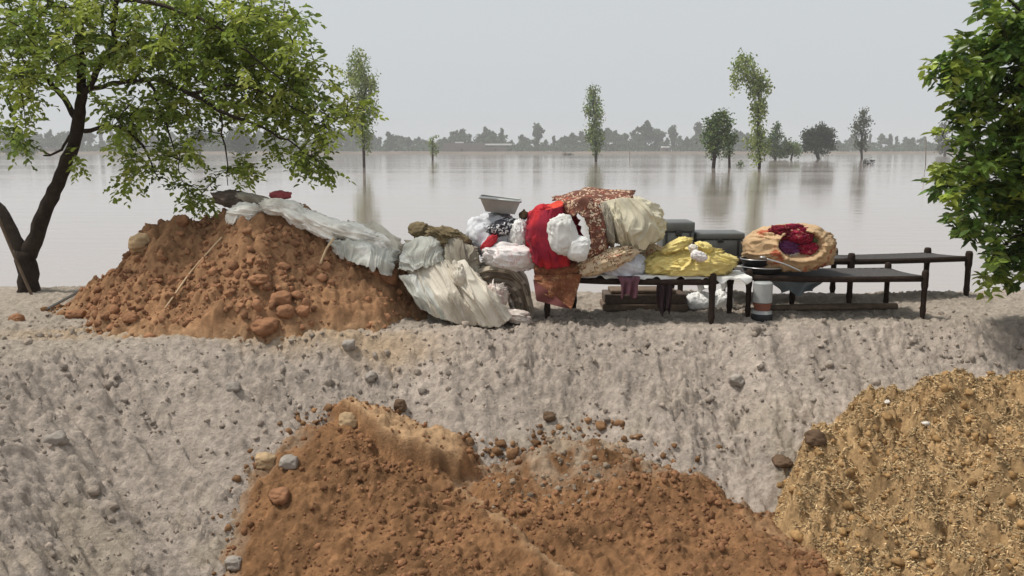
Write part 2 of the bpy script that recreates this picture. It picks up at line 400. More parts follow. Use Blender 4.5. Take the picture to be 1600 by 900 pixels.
def ruffle(name, c, axis, r, h, m, parent, seed=1, k=9):
    """the gathered cloth that flares out above a knot"""
    a = Vector(axis).normalized(); t = a.orthogonal().normalized(); b = a.cross(t)
    t, b, a = map(np.array, (t, b, a)); rr = np.random.default_rng(seed)
    nx, ny = 72, 10; ph = np.linspace(0, 2 * np.pi, nx, endpoint=False); P = []
    for j in range(ny):
        s = j / (ny - 1)
        rad = r * (0.16 + 0.84 * s ** 1.3) * (1 + 0.30 * s * np.sin(k * ph + 2 * s + rr.random() * .2) + .2 * s * np.sin(4 * ph + seed))
        hh = h * (s + 0.22 * s * np.sin(k * ph + 1.3) + .16 * s * np.sin(3 * ph + seed * 2))
        P.append(c + rad[:, None] * (np.cos(ph)[:, None] * t + np.sin(ph)[:, None] * b) + hh[:, None] * a)
    return solid(mesh(name, np.concatenate(P), grid_faces(ny, nx, True), m, parent), 0.006, 1)
def tube(path, rad, sides=10, caps=True, squash=1.0, seed=0, wob=0.0):
    path = np.asarray(path, float); n = len(path); rad = np.broadcast_to(np.asarray(rad, float), (n,))
    T = np.gradient(path, axis=0); T /= np.linalg.norm(T, axis=1, keepdims=True) + 1e-9
    up = np.array([0, 0, 1.0]) if abs(T[0, 2]) < 0.9 else np.array([0, 1.0, 0])
    V = []; ang = np.linspace(0, 2 * np.pi, sides, endpoint=False)
    A = np.cross(T[0], up); A /= np.linalg.norm(A)
    for i in range(n):
        A = A - T[i] * (A @ T[i]); A /= np.linalg.norm(A) + 1e-9
        B = np.cross(T[i], A)
        rr = rad[i] * (1 + (wob * vn2(np.cos(ang) * 1.5 + i * .35 + seed, np.sin(ang) * 1.5 + i * .2, seed) if wob else 0))
        V.append(path[i] + (np.cos(ang) * rr)[:, None] * A + (np.sin(ang) * rr * squash)[:, None] * B)
    V = np.concatenate(V); F = [grid_faces(n, sides, True)]
    if caps:
        c0, c1 = len(V), len(V) + 1; V = np.concatenate([V, path[[0]], path[[-1]]])
        i = np.arange(sides); j = (i + 1) % sides
        F.append(np.stack([np.full(sides, c0), j, i], -1)); F.append(np.stack([np.full(sides, c1), (n - 1) * sides + i, (n - 1) * sides + j], -1))
    return V, F
def smooth_path(pts, n):
    pts = np.asarray(pts, float); d = np.r_[0, np.cumsum(np.linalg.norm(np.diff(pts[:, :3], axis=0), axis=1))]; s = np.linspace(0, d[-1], n)
    out = np.stack([np.interp(s, d, pts[:, k]) for k in range(pts.shape[1])], -1)
    for _ in range(max(2, n // 8)): out[1:-1] = 0.25 * out[:-2] + 0.5 * out[1:-1] + 0.25 * out[2:]
    return out
def roll(name, pts, rad, m, parent=None, seed=1, squash=1.0, fold=0.12, n=70, sides=64):
    """a rolled or folded quilt swept along a path, ends rounded, with creases"""
    p = smooth_path(pts, n); s = np.linspace(0, 1, n)
    env = np.clip(np.minimum(s, 1 - s) / 0.08, 0, 1) ** 0.5
    V, F = tube(p, rad * (0.12 + 0.88 * env), sides, True, squash)
    i = np.repeat(np.arange(n), sides)
    c = p[i]; d = V[:n * sides] - c
    u = V[:n * sides]
    f = 1 - np.abs(fbm3(u * np.array([9, 6, 9]) + seed * 3.1, 3, seed)) * 2
    g = fbm3(u * 4 + seed, 2, seed + 9)
    V[:n * sides] = c + d * (1 + fold * f + 0.14 * g)[:, None]
    return mesh(name, V, F, m, parent)
def box(g, lo, hi, bev=0.0, rot=0.0, c=None, tilt=None):
    lo, hi = np.array(lo, float), np.array(hi, float); cen = (lo + hi) / 2; h = (hi - lo) / 2
    bm = bmesh.new(); bmesh.ops.create_cube(bm, size=2.0)
    for v in bm.verts: v.co = Vector(v.co[:]) * Vector(h) if False else Vector((v.co.x * h[0], v.co.y * h[1], v.co.z * h[2]))
    if bev: bmesh.ops.bevel(bm, geom=list(bm.edges), offset=bev, segments=2, affect='EDGES', profile=0.6)
    V = np.array([v.co[:] for v in bm.verts]); bm.verts.index_update()
    FF = {}
    for f in bm.faces: FF.setdefault(len(f.verts), []).append([v.index for v in f.verts])
    bm.free()
    if tilt is not None:
        from mathutils import Matrix
        V = V @ np.array(tilt.to_3x3()).T
    if rot:
        ca, sa = math.cos(rot), math.sin(rot); V = V @ np.array([[ca, sa, 0], [-sa, ca, 0], [0, 0, 1]])
    g.add(V + cen, [np.array(v) for v in FF.values()], c)
def lathe(g, prof, c, sides=40):
    prof = np.asarray(prof, float); a = np.linspace(0, 2 * np.pi, sides, endpoint=False)
    V = np.concatenate([np.stack([c[0] + r * np.cos(a), c[1] + r * np.sin(a), np.full(sides, c[2] + z)], -1) for r, z in prof])
    g.add(V, grid_faces(len(prof), sides, True))

# ------------------------------------------------------------------ the ground: grey sand bank above a dug pit
def lines(lo, hi, step, out, grow=1.35):
    a = list(np.arange(lo, hi + 1e-6, step)); s = step; v = hi
    right = []
    while v < out[1]: s *= grow; v += s; right.append(min(v, out[1]))
    s = step; v = lo; left = []
    while v > out[0]: s *= grow; v -= s; left.append(max(v, out[0]))
    return np.array(left[::-1] + a + right)
gx = lines(-5.6, 5.8, 0.0145, (-300, 300)); gy = lines(4.0, 10.4, 0.0145, (-40, 30))
def smin(a, b, k):
    h = np.clip(0.5 + 0.5 * (b - a) / k, 0, 1); return b * (1 - h) + a * h - k * h * (1 - h)
def sand_macro(X, Y):
    wob = 0.10 * vn2(X * 0.9, Y * 0.3, 3) + 0.05 * vn2(X * 2.6, Y * .8, 4)
    cb = np.interp(X, [-6, -3.2, -2.2, -0.2, 1.5, 3, 4, 6], [7.35, 7.45, 7.68, 7.93, 8.0, 8.1, 8.25, 8.35]) + wob
    cl = np.interp(Y, [0, 4.5, 6.2, 7.0, 8], [-4.3, -4.05, -3.8, -3.5, -2.9])
    dist = smin(smin(cb - Y, X - cl + .5 * wob, 0.9), Y - 1.0, 0.6)
    k = 0.05
    d = 0.5 * (dist + np.sqrt(dist * dist + k * k)) - 0.02
    z = -0.72 * np.maximum(d, 0)
    z = -smin(-z, np.full_like(z, 1.75), 0.3)
    shore = np.interp(X, [-6, -3, 0, 3, 6], [10.25, 10.15, 9.9, 9.75, 9.9]) + 0.12 * vn2(X * 1.3, Y * 0 + 2, 8)
    z = z + 0.05 * sstep(9.1, 9.6, Y) - 0.55 * np.maximum(0, Y - shore) ** 1.15
    z = np.maximum(z, -2.2)
    return z, dist
X, Y = np.meshgrid(gx, gy)
Zs, DIST = sand_macro(X, Y)
onbank = sstep(-0.35, 0.15, DIST); fine = (sstep(-5.6, -5.0, X) * sstep(6.1, 5.7, X) * sstep(3.6, 4.1, Y) * sstep(10.6, 10.2, Y))
# two fall directions: down the back wall (towards -Y) and down the left wall (towards +X)
wleft = sstep(0.2, -2.2, X + 0.35 * (Y - 6))
A1 = fbm2(X * 5.0, Y * 5.5, 5, 21, .62); c, s_ = math.cos(R(-32)), math.sin(R(-32))
U, W = X * c + Y * s_, -X * s_ + Y * c
A2 = fbm2(U * 1.7, W * 5.5, 5, 31, .55)
N = A1 * (1 - wleft) + A2 * wleft
rill = fbm2(X * 3.0, Y * .5, 3, 41) * (1 - wleft) + fbm2(U * .45, W * 3.2, 3, 51) * wleft
flat = fbm2(X * 3, Y * 3, 5, 61, .5)
pat_ = sstep(-.25, .35, fbm2(X * .9, Y * 1.1, 3, 63))
Zs = Zs + fine * (onbank * (0.026 * N * (.35 + .95 * pat_) + 0.062 * rill + 0.022 * pat_ * (np.abs(fbm2(X * 3.1, Y * 3.6, 4, 111, .55)) - .3) + .012 * (np.abs(fbm2(X * 1.5, Y * 1.9, 3, 117)) - .3)) + (1 - onbank) * 0.022 * flat + 0.014 * fbm2(X * 14, Y * 14, 3, 71, .6) + (.4 + .9 * pat_) * .052 * (np.abs(fbm2(X * 8 + .6 * A1, Y * 8, 4, 121, .6)) - .4) * (.5 + .5 * onbank))
gv = lambda n, w: np.maximum(0, 1 - np.abs(n) / w)
slide = gv(vn2(X * 3.2 + .3 * A1, Y * .45, 131), .16) * (1 - wleft) + gv(vn2(U * .42, W * 3.6 + .3 * A2, 133), .16) * wleft
slide = slide * sstep(-.2, .3, fbm2(X * .8, Y * .8, 2, 135)) * sstep(.05, .25, DIST)
scoop = 0
for cx, cy, rx, ry, dp in ((.35, 7.1, .55, .5, .10), (1.75, 7.3, .4, .45, .09), (-1.2, 7.4, .35, .3, .05), (-2.7, 6.4, .35, .6, .06), (-3.1, 5.4, .5, .35, .06), (2.9, 7.7, .6, .3, .07)):
    scoop = scoop + dp * np.exp(-(((X - cx) / rx) ** 2 + ((Y - cy) / ry) ** 2) ** 1.6)
Zs = Zs - .048 * slide * fine - 1.4 * scoop
ib = lambda g, v: int(np.searchsorted(g, v))
def stamp(Z, gx, gy, x, y, rx, ry, rot, h, mask=None, MV=None, mv=1.0, rough=.35, seed=0):
    rm = max(rx, ry) * 1.25
    i0, i1, j0, j1 = ib(gx, x - rm), ib(gx, x + rm), ib(gy, y - rm), ib(gy, y + rm)
    if i1 - i0 < 2 or j1 - j0 < 2: return
    xx, yy = np.meshgrid(gx[i0:i1] - x, gy[j0:j1] - y)
    u = (xx * math.cos(rot) + yy * math.sin(rot)) / rx; v = (-xx * math.sin(rot) + yy * math.cos(rot)) / ry
    q = u * u + v * v + rough * vn2((xx + x) * .9 / max(rx, .02), (yy + y) * .9 / max(ry, .02), seed)
    b = np.sqrt(np.clip(1 - q, 0, 1)) * h
    sub_ = (Z[0] if h > 0 else Z[1])[j0:j1, i0:i1]; np.maximum(sub_, np.abs(b), out=sub_)
    if MV is not None:
        sub = MV[j0:j1, i0:i1]; np.copyto(sub, np.where(q < 1, mv, sub))
MVs = np.zeros_like(Zs); LY = (np.zeros_like(Zs), np.zeros_like(Zs))
rs = np.random.default_rng(5)
dens = fbm2(X * 1.1, Y * 1.3, 3, 81)
for k in range(17000):
    x, y = rs.uniform(-5, 5.4), rs.uniform(4.3, 9.0)
    i, j = ib(gx, x), ib(gy, y)
    d = DIST[j, i]
    if dens[j, i] < rs.uniform(-.7, .5): continue
    if d < -0.05 and rs.random() < .55: continue
    left = wleft[j, i] > rs.random()
    rot = (R(-32) if left else R(90)) + rs.normal(0, .4)
    L = min(.014 + rs.exponential(.018), .10); asp = rs.uniform(.30, .65)
    pit = rs.random() < .42
    stamp(LY, gx, gy, x, y, L, L * asp, rot, (-1 if pit else .9) * (.010 + .55 * L * asp), MV=MVs, mv=(rs.uniform(-.3, .2) if not pit else -.1), seed=k)
Zs = Zs + LY[0] - LY[1]
# colour of the sand: pale dry skin, damp greyer and yellower patches
tone = fbm2(X * .8 + 5, Y * .9, 4, 91); tone2 = fbm2(X * 2.4, Y * 2.4 + 3, 3, 95)
base = np.array([.455, .386, .327])
Cs = base[None, None] * (1 + .10 * slide + .10 * tone + .09 * tone2 + .35 * np.clip(MVs, -.4, .3))[..., None]
yel = sstep(.1, .55, fbm2(X * 1.6, Y * 1.6 + 9, 3, 97))[..., None] * sstep(.4, 1.0, DIST)[..., None]
Cs = Cs * (1 - .45 * yel) + np.array([.37, .31, .225]) * .45 * yel
top = (1 - sstep(-.25, .05, DIST))[..., None]
Cs = Cs * (1 - .55 * top) + np.array([.40, .345, .28]) * .55 * top
near_pile = (sstep(-4.9, -3.8, X) * sstep(-.2, -1.2, X) * sstep(-.32, -.02, -np.abs(Y - 7.75)) * sstep(-.5, .1, tone2 + .3))[..., None]
Cs = Cs * (1 - .75 * near_pile) + np.array([.50, .36, .225]) * .75 * near_pile
ground = mesh('ground', np.stack([X, Y, Zs], -1).reshape(-1, 3), grid_faces(len(gy), len(gx)), M['sand'], vcol=Cs.reshape(-1, 3)); tag(ground, kind='structure')
ux = np.arange(-6, 6.01, .02); uy = np.arange(3, 11.01, .02)
def regrid(gx, gy, Z, fill=-9.):
    j = np.searchsorted(gy, uy).clip(0, len(gy) - 1); i = np.searchsorted(gx, ux).clip(0, len(gx) - 1)
    Zr = Z[np.ix_(j, i)].copy()
    Zr[(uy < gy[0]) | (uy > gy[-1])] = fill; Zr[:, (ux < gx[0]) | (ux > gx[-1])] = fill
    return Zr
TOT = regrid(gx, gy, Zs); SAND = Field(ux, uy, TOT.copy())

# ------------------------------------------------------------------ heaps of dug soil and chaff
def ledge_y(X): return np.interp(X, [-1.5, -1.25, -1.0, -.62, -.40, .1], [6.95, 6.83, 6.62, 6.5, 6.52, 6.75])
def heap(name, x0, x1, y0, y1, step, zf, m, colf, parent, clods=0, lmin=.012, lmean=.02, lmax=.08, rough_amp=.02, seed=1, hclod=.8, calm=None):
    global TOT
    hx, hy = np.arange(x0, x1, step), np.arange(y0, y1, step); HX, HY = np.meshgrid(hx, hy)
    Z = zf(HX, HY)
    Z = Z + rough_amp * (fbm2(HX * 4, HY * 4, 5, seed, .6)) + .4 * rough_amp * fbm2(HX * 16, HY * 16, 3, seed + 5, .6)
    Z = Z + .6 * rough_amp * (np.abs(fbm2(HX * 9, HY * 9, 4, seed + 15, .62)) - .4) * (.5 + sstep(-.3, .3, fbm2(HX * 1.7, HY * 1.7, 2, seed + 16)))
    MV = np.zeros_like(Z); r = np.random.default_rng(seed); LZ = (np.zeros_like(Z), np.zeros_like(Z))
    for k in range(clods):
        x, y = r.uniform(x0, x1), r.uniform(y0, y1)
        L = min(lmin + r.exponential(lmean), lmax); asp = r.uniform(.6, 1)
        pit = r.random() < .25
        if calm is not None and calm(x, y) > r.random(): continue
        stamp(LZ, hx, hy, x, y, L, L * asp, r.uniform(0, 3.1), (-.45 if pit else hclod) * L * asp, MV=MV, mv=r.uniform(-.35, .35), seed=k, rough=.5)
    Z = Z + LZ[0] - LZ[1]
    S = SAND(HX, HY)
    C = colf(HX, HY, MV, Z - S)
    F = grid_faces(len(hy), len(hx)); up = (Z > S - .03).ravel(); F = F[up[F].any(1)]
    used = np.unique(F); remap = np.full(Z.size, -1); remap[used] = np.arange(len(used))
    V = np.stack([HX, HY, Z], -1).reshape(-1, 3)[used]
    o = mesh(name, V, remap[F], m, parent, vcol=C.reshape(-1, 3)[used])
    TOT = np.maximum(TOT, regrid(hx, hy, Z))
    return o, Field(hx, hy, Z)

# red soil pile on the bank
YR = 9.05
sil = [(60, 496), (100, 482), (135, 455), (175, 432), (203, 402), (222, 378), (285, 343), (350, 330), (390, 322), (440, 318), (500, 345), (560, 356), (612, 385), (655, 440), (715, 496), (760, 520)]
sp = np.array([at(a, b, YR) for a, b in sil])
def pile_z(X, Y):
    h = np.interp(X, sp[:, 0], sp[:, 2], left=-.4, right=-.4)
    dy = Y - YR - .10 * vn2(X * 1.5, X * 0, 5)
    d = np.sqrt(dy * dy + .02) - .14
    slope = np.where(dy < 0, .74, .8)
    z = h - slope * np.maximum(d, 0)
    gx_ = -2.9 + (YR - Y) * -.45                              # a shallow gully down the front
    z = z - .10 * np.exp(-((X - gx_) / .16) ** 2) * sstep(9.1, 8.7, Y) * sstep(7.8, 8.2, Y)
    bx = -2.45 + (YR - Y) * .1                                # bulge of the front
    z = z + .06 * np.exp(-((X - bx) / .4) ** 2) * np.exp(-((Y - 8.5) / .4) ** 2)
    z = z + .08 * fbm2(X * 1.8, Y * 1.8, 3, 17)
    z = z - 1.1 * np.maximum(0, np.interp(X, [-5, -3.2, -2.2, -1.2, -.2], [7.58, 7.62, 7.80, 7.97, 8.05]) - Y)
    return z
def pile_c(X, Y, MV, H):
    t = fbm2(X * 2, Y * 2, 4, 5); t2 = fbm2(X * 5, Y * 5, 3, 6)
    c = np.array([.315, .175, .092])[None, None] * (1 + .22 * t + .12 * t2 + .55 * MV)[..., None]
    foot = sstep(.16, .0, H)[..., None] * .55
    return c * (1 - foot) + np.array([.44, .28, .16]) * foot
pile = thing('soil_pile', 'large reddish brown earth pile on the bank topped by white sheeting', 'soil pile', at(390, 510, 8.9) * [1, 1, 0])
o, PILE = heap('mound', -5.3, -.2, 7.2, 10.6, .0145, pile_z, M['soil'], pile_c, pile, 9500, .010, .017, .085, .026, 3, 1.15)
def rbf(points, smooth=1e-3):
    P = np.array([at(*p) for p in points]); n = len(P)
    def phi(r): return np.where(r > 1e-6, r * r * np.log(np.maximum(r, 1e-6)), 0)
    D = np.linalg.norm(P[:, None, :2] - P[None, :, :2], axis=-1)
    A = np.zeros((n + 3, n + 3)); A[:n, :n] = phi(D) + smooth * np.eye(n); A[:n, n] = 1; A[:n, n + 1:] = P[:, :2]; A[n:, :n] = A[:n, n:].T
    w = np.linalg.solve(A, np.r_[P[:, 2], 0, 0, 0])
    def f(X, Y):
        z = w[n] + w[n + 1] * X + w[n + 2] * Y
        for i in range(n): z = z + w[i] * phi(np.hypot(X - P[i, 0], Y - P[i, 1]))
        return z
    return f
def sandY(px, py):
    r = ray(px, py); ys = np.linspace(4.2, 9, 500); t = ys / r[1]; b = CAM_H + r[2] * t < SAND(r[0] * t, ys); return float(ys[int(np.argmax(b))])
hb = rbf([(545, 655, 6.95), (620, 672, 6.9), (470, 700, sandY(470, 700) - .16), (425, 724, sandY(425, 724) - .14), (396, 775, sandY(396, 775) - .14), (374, 830, sandY(374, 830) - .12), (395, 920, sandY(395, 920) - .12),
          (600, 745, 6.3), (700, 735, 6.5), (600, 820, 5.75), (760, 800, 5.95), (600, 920, 5.1), (800, 920, 5.1), (830, 850, 5.55),
          (850, 690, 6.8), (950, 695, 6.75), (1050, 730, 6.45), (900, 760, 6.35), (1000, 820, 5.85), (1120, 775, 6.15), (1230, 845, 5.6), (1310, 905, 5.15), (1100, 920, 5.0), (1000, 1000, 4.5), (600, 1000, 4.6),
          (1180, 800, 6.3), (1000, 680, 7.3), (560, 660, 7.4), (325, 840, sandY(325, 840) + .2), (345, 750, sandY(345, 750) + .2), (450, 660, sandY(450, 660) + .12), (1350, 880, 5.8), (760, 720, 7.0)])
def heap_z(X, Y):
    z = hb(X, Y)
    # edge of the heap falls steeply into the pit on its left
    lx = np.interp(Y, [4.6, 5.3, 6.0, 6.6, 7.0], [-1.7, -1.85, -2.15, -2.1, -1.75])
    z = z - 1.4 * np.maximum(0, lx - X) 
    # a spade-cut step in front of the pale ledge
    ly = ledge_y(X) + .03 * vn2(X * 9, X * 0, 3)
    z = z + .19 * sstep(-.015, .025, Y - ly) * sstep(-1.6, -1.3, X) * sstep(-.15, -.45, X) * sstep(7.15, 6.95, Y)
    gl = -.42 + (6.5 - Y) * .72 + .05 * vn2(Y * 3, Y * 0, 9)                            # gully between the two lobes
    z = z - .09 * np.exp(-np.clip((X - gl) / .09, -6, 6) ** 2) * sstep(6.7, 6.4, Y) + .05 * np.exp(-((X - gl + .16) / .12) ** 2) * sstep(6.7, 6.3, Y)
    z = z + .06 * fbm2(X * 2, Y * 2, 3, 27) - .03 - .06 * np.exp(-((X - .75) / .75) ** 2) * sstep(5.9, 6.6, Y)
    return z
def heap_c(X, Y, MV, H):
    t = fbm2(X * 2, Y * 2, 4, 5); t2 = fbm2(X * 5, Y * 5, 3, 6)
    c = np.array([.225, .120, .058])[None, None] * (1 + .30 * t + .20 * t2 + .6 * MV)[..., None]
    ledge = (sstep(-1.42, -1.25, X) * sstep(-.32, -.48, X) * sstep(-.01, .04, Y - ledge_y(X) - .03 * vn2(X * 9, X * 0, 3)) * (.75 + .25 * sstep(-.4, .3, t2)))[..., None]
    gl = -.42 + (6.5 - Y) * .72
    crest = (np.exp(-((X - gl + .14) / .06) ** 2) * sstep(6.4, 6.2, Y) * .6 + np.exp(-((X - 1.65 - (5.9 - Y) * .8) / .13) ** 2) * sstep(6.1, 5.7, Y) * .45)[..., None]
    k = np.clip(ledge + crest, 0, .92)
    c = c * (1 - k) + np.array([.46, .30, .17]) * k
    spill = sstep(-.05, .25, X) * sstep(1.5, 1.0, X) * sstep(6.3, 6.75, Y) * sstep(-.35, .3, t + .5 * t2 + .1)
    edge = np.maximum(sstep(.14, .0, H) * .55, .85 * spill)[..., None]
    return c * (1 - edge) + np.array([.36, .29, .215]) * edge
fheap = thing('soil_heap', 'low brown earth heap with a pale cut ledge in the dug pit', 'soil heap', at(700, 900, 5.6))
o, HEAP = heap('mound', -2.3, 2.6, 4.2, 7.5, .0115, heap_z, M['soil'], heap_c, fheap, 13000, .007, .010, .05, .030, 7, .9, lambda x, y: .9 if (-1.4 < x < -.4 and y > ledge_y(x)) else 0)
hs_ = rbf([(1490, 592, 6.5), (1560, 590, 6.5), (1640, 600, 6.4), (1400, 632, 6.5), (1380, 655, 6.45), (1275, 695, 6.4), (1240, 760, 6.05), (1245, 805, 5.8), (1310, 880, 5.25), (1380, 920, 4.95),
           (1500, 650, 6.1), (1600, 700, 5.7), (1500, 760, 5.5), (1400, 760, 5.75), (1600, 820, 5.0), (1450, 860, 5.1), (1600, 920, 4.55), (1700, 760, 5.4), (1700, 920, 4.5), (1330, 760, 5.95),
           (1490, 640, 7.2), (1600, 640, 7.1), (1220, 700, 6.9), (1200, 790, 6.3), (1260, 900, 5.5), (1800, 700, 6.0)])
def straw_z(X, Y):
    z = hs_(X, Y)
    z = z + .10 * fbm2(X * 2.2, Y * 2.2, 4, 37) + .07 * (np.abs(fbm2(X * 3.3, Y * 4.2, 3, 38)) - .3) + .035 * (1 - 2 * np.abs(fbm2(X * 7, Y * 9, 3, 39))) - .07
    lx = np.interp(Y, [4.4, 5.2, 5.9, 6.4, 7], [2.1, 2.02, 1.95, 2.15, 2.5]) + .06 * vn2(Y * 4, Y * 0, 6); z = z - 1.3 * np.maximum(0, lx - X)
    return z
def straw_c(X, Y, MV, H):
    t = fbm2(X * 2.5, Y * 2.5, 4, 15); t2 = fbm2(X * 9, Y * 12, 3, 16)
    return np.array([.37, .243, .122])[None, None] * (1 + .22 * t + .28 * t2 + .5 * MV)[..., None]
sheap = thing('chaff_heap', 'tall yellowish straw and dung heap at the edge of the pit', 'straw heap', at(1480, 880, 5.6))
o, STRAW = heap('mound', 1.6, 4.4, 4.1, 7.3, .0115, straw_z, M['straw'], straw_c, sheap, 7500, .012, .026, .13, .060, 13, .8)
ALL = Field(ux, uy, TOT)
EDGE = lambda F, lo: (lambda x, y: (F(x, y) - SAND(x, y) > lo))
def hit(px, py, y0=4.2, y1=11):
    r = ray(px, py); ys = np.linspace(y0, y1, 700); t = ys / r[1]
    zz = CAM_H + r[2] * t; below = zz < ALL(r[0] * t, ys)
    k = int(np.argmax(below)) if below.any() else len(ys) - 1
    return np.array([r[0] * t[k], ys[k], ALL(r[0] * t[k], ys[k])])

# loose crumbs, scattered in their hundreds
def crumbs(name, field, x0, x1, y0, y1, n, m, lo, mean, hi, parent=None, seed=1, keep=None, colf=None):
    V0, F, _, _ = ico(2); r = np.random.default_rng(seed); Vs, Fs, Cc = [], [], []; k = 0
    variants = [V0 * (1 + .45 * fbm3(V0 * 1.4 + 7.7 * q, 2, q))[:, None] for q in range(12)]
    xs = r.uniform(x0, x1, n); ys = r.uniform(y0, y1, n)
    zs = field(xs, ys); dn = fbm2(xs * 1.4, ys * 1.4, 3, seed + 40)
    ok = (dn > r.uniform(-.7, .5, n)) & (zs >= ALL(xs, ys) - .02)
    if keep is not None: ok &= keep(xs, ys)
    for i in np.where(ok)[0]:
        s = min(lo + r.exponential(mean), hi); q = variants[r.integers(12)] * (s * r.uniform(.6, 1.1, 3))
        a = r.uniform(0, 6.28); ca, sa = math.cos(a), math.sin(a)
        q = q @ np.array([[ca, sa, 0], [-sa, ca, 0], [0, 0, 1]])
        Vs.append(q + [xs[i], ys[i], zs[i] + .05 * s]); Fs.append(F + k); k += len(V0)
        if colf is not None: Cc.append(np.repeat(np.asarray(colf)[None] * r.uniform(.7, 1.3), len(V0), 0))
    o = mesh(name, np.concatenate(Vs), np.concatenate(Fs), m, parent, True, np.concatenate(Cc) if Cc else None)
    return tag(o, kind='stuff')
o = crumbs('gravel', SAND, -4.6, 4.8, 4.4, 9.3, 8000, M['sand'], .005, .0065, .04, None, 3, colf=(.40, .335, .278)); tag(o, 'grey crumbs of dry sand lying over the bank', 'gravel')
DI = Field(ux, uy, sand_macro(*np.meshgrid(ux, uy))[1])
o = crumbs('gravel', SAND, -4.6, 4.8, 4.6, 8.6, 2000, M['sand'], .010, .010, .045, None, 33, lambda x, y: (DI(x, y) > -.05) & (DI(x, y) < .7), colf=(.40, .34, .285)); tag(o, 'larger broken lumps of dry sand below the rim of the bank', 'gravel')
crumbs('soil_crumbs', PILE, -5.0, -.5, 7.5, 9.2, 7500, M['soil'], .006, .011, .055, pile, 5, colf=(.32, .165, .09))
crumbs('soil_crumbs', HEAP, -2.2, 2.4, 4.6, 7.2, 10000, M['soil'], .0045, .007, .032, fheap, 7, colf=(.265, .135, .07))
crumbs('spilled_soil', SAND, -2.6, 2.6, 5.0, 7.4, 9000, M['soil'], .006, .010, .05, fheap, 27, EDGE(HEAP, -.16), colf=(.25, .14, .072))
crumbs('spilled_soil', SAND, -5.3, -.2, 7.4, 9.4, 7000, M['soil'], .006, .009, .04, pile, 28, EDGE(PILE, -.07), colf=(.31, .17, .085))
tag(crumbs('gravel', HEAP, -.2, 1.3, 6.2, 7.2, 800, M['sand'], .005, .007, .03, None, 29, colf=(.36, .285, .21)), 'grey sand lumps spilled over the upper edge of the brown heap', 'gravel')
# chaff: short straws and flakes
def straws(name, field, n, parent, seed=4):
    r = np.random.default_rng(seed); x = r.uniform(1.65, 4.3, n); y = r.uniform(4.3, 7.0, n); z = field(x, y)
    ok = z >= ALL(x, y) - .015; x, y, z = x[ok], y[ok], z[ok]; n = len(x)
    L = .009 + r.exponential(.013, n).clip(0, .09); a = r.uniform(0, np.pi * 2, n); el = r.normal(.1, .35, n); w = r.uniform(.0012, .0042, n)
    d = np.stack([np.cos(a) * np.cos(el), np.sin(a) * np.cos(el), np.sin(el)], -1); s = np.stack([-np.sin(a), np.cos(a), r.normal(0, .5, n)], -1); s /= np.linalg.norm(s, axis=1)[:, None]
    c = np.stack([x, y, z + .006], -1)
    V = np.stack([c - d * L[:, None] / 2 - s * w[:, None], c + d * L[:, None] / 2 - s * w[:, None], c + d * L[:, None] / 2 + s * w[:, None], c - d * L[:, None] / 2 + s * w[:, None]], 1).reshape(-1, 3)
    C = np.repeat(np.array([.53, .38, .205])[None] * r.uniform(.22, 1.6, n)[:, None] * np.array([1, 1, 1]), 4, 0)
    return tag(mesh(name, V, np.arange(4 * n).reshape(-1, 4), M['straw'], parent, False, C), kind='stuff')
straws('straw', STRAW, 110000, sheap)
crumbs('chaff_lumps', STRAW, 1.65, 4.2, 4.4, 7.0, 5000, M['straw'], .006, .008, .035, sheap, 17, colf=(.37, .225, .1))

# single clods and stones one can point at
def rock(name, px, py, size, m, label, cat, squash=.7, seed=1, sink=.25, group=None, Yadd=0):
    p = hit(px, py); V0, F, _, _ = ico(4)
    U = V0 * (1 + .30 * fbm3(V0 * 1.1 + seed * 3.3, 2, seed) + .10 * fbm3(V0 * 4 + seed, 3, seed + 3))[:, None]
    k = fbm3(V0 * .8 + seed, 1, seed + 8)[:, None]; U = U * np.array([1, .85, squash])
    U = np.sign(U) * np.minimum(np.abs(U), .86)                # broken flat faces
    o = mesh(name, U * size + p + [0, 0, size * squash * (1 - sink) - size * .25], F, m); return tag(o, label, cat, group)
rock('soil_clod', 415, 516, .13, M['soilclod'], 'big rounded brown clod at the foot of the red soil pile front', 'soil clod', .62, 1)
rock('soil_clod', 440, 474, .10, M['soilclod'], 'brown clod halfway down the red pile above the big rounded clod', 'soil clod', .75, 2)
rock('soil_clod', 404, 440, .10, M['soilclod'], 'flat clod stuck in the middle of the red pile face', 'soil clod', .5, 3)
rock('soil_clod', 447, 492, .085, M['soilclod'], 'smaller clod between two larger clods low on the red pile', 'soil clod', .7, 4)
rock('soil_clod', 473, 492, .07, M['soilclod'], 'small clod just beside the low clod group on the red pile', 'soil clod', .7, 14)
rock('soil_clod', 608, 440, .10, M['soilclod'], 'upright brown clod wedged beside the grey crumpled sheet', 'soil clod', 1.0, 5)
rock('soil_clod', 220, 388, .12, M['paleclod'], 'large tan clod on the shoulder of the red pile towards the tree', 'soil clod', .8, 6)
rock('soil_clod', 286, 350, .07, M['soilclod'], 'brown clod below the drooping leaves on top of the red pile', 'soil clod', .8, 7)
rock('soil_clod', 26, 500, .075, M['soilclod'], 'lone brown clod on bare ground near the tree base', 'soil clod', .6, 8)
rock('soil_clod', 120, 494, .10, M['soilclod'], 'flat dark brown clod at the tip of the red pile by the board', 'soil clod', .5, 9)
rock('soil_clod', 205, 500, .07, M['soilclod'], 'reddish clod at the pile foot between board and stick', 'soil clod', .6, 19)
rock('soil_clod', 416, 726, .085, M['paleclod'], 'tan clod at the corner of the pit heap beside a grey clod', 'soil clod', .7, 10)
rock('sand_clod', 452, 726, .075, M['sandclod'], 'grey clod beside the tan clod at the pit heap corner', 'sand clod', .7, 11)
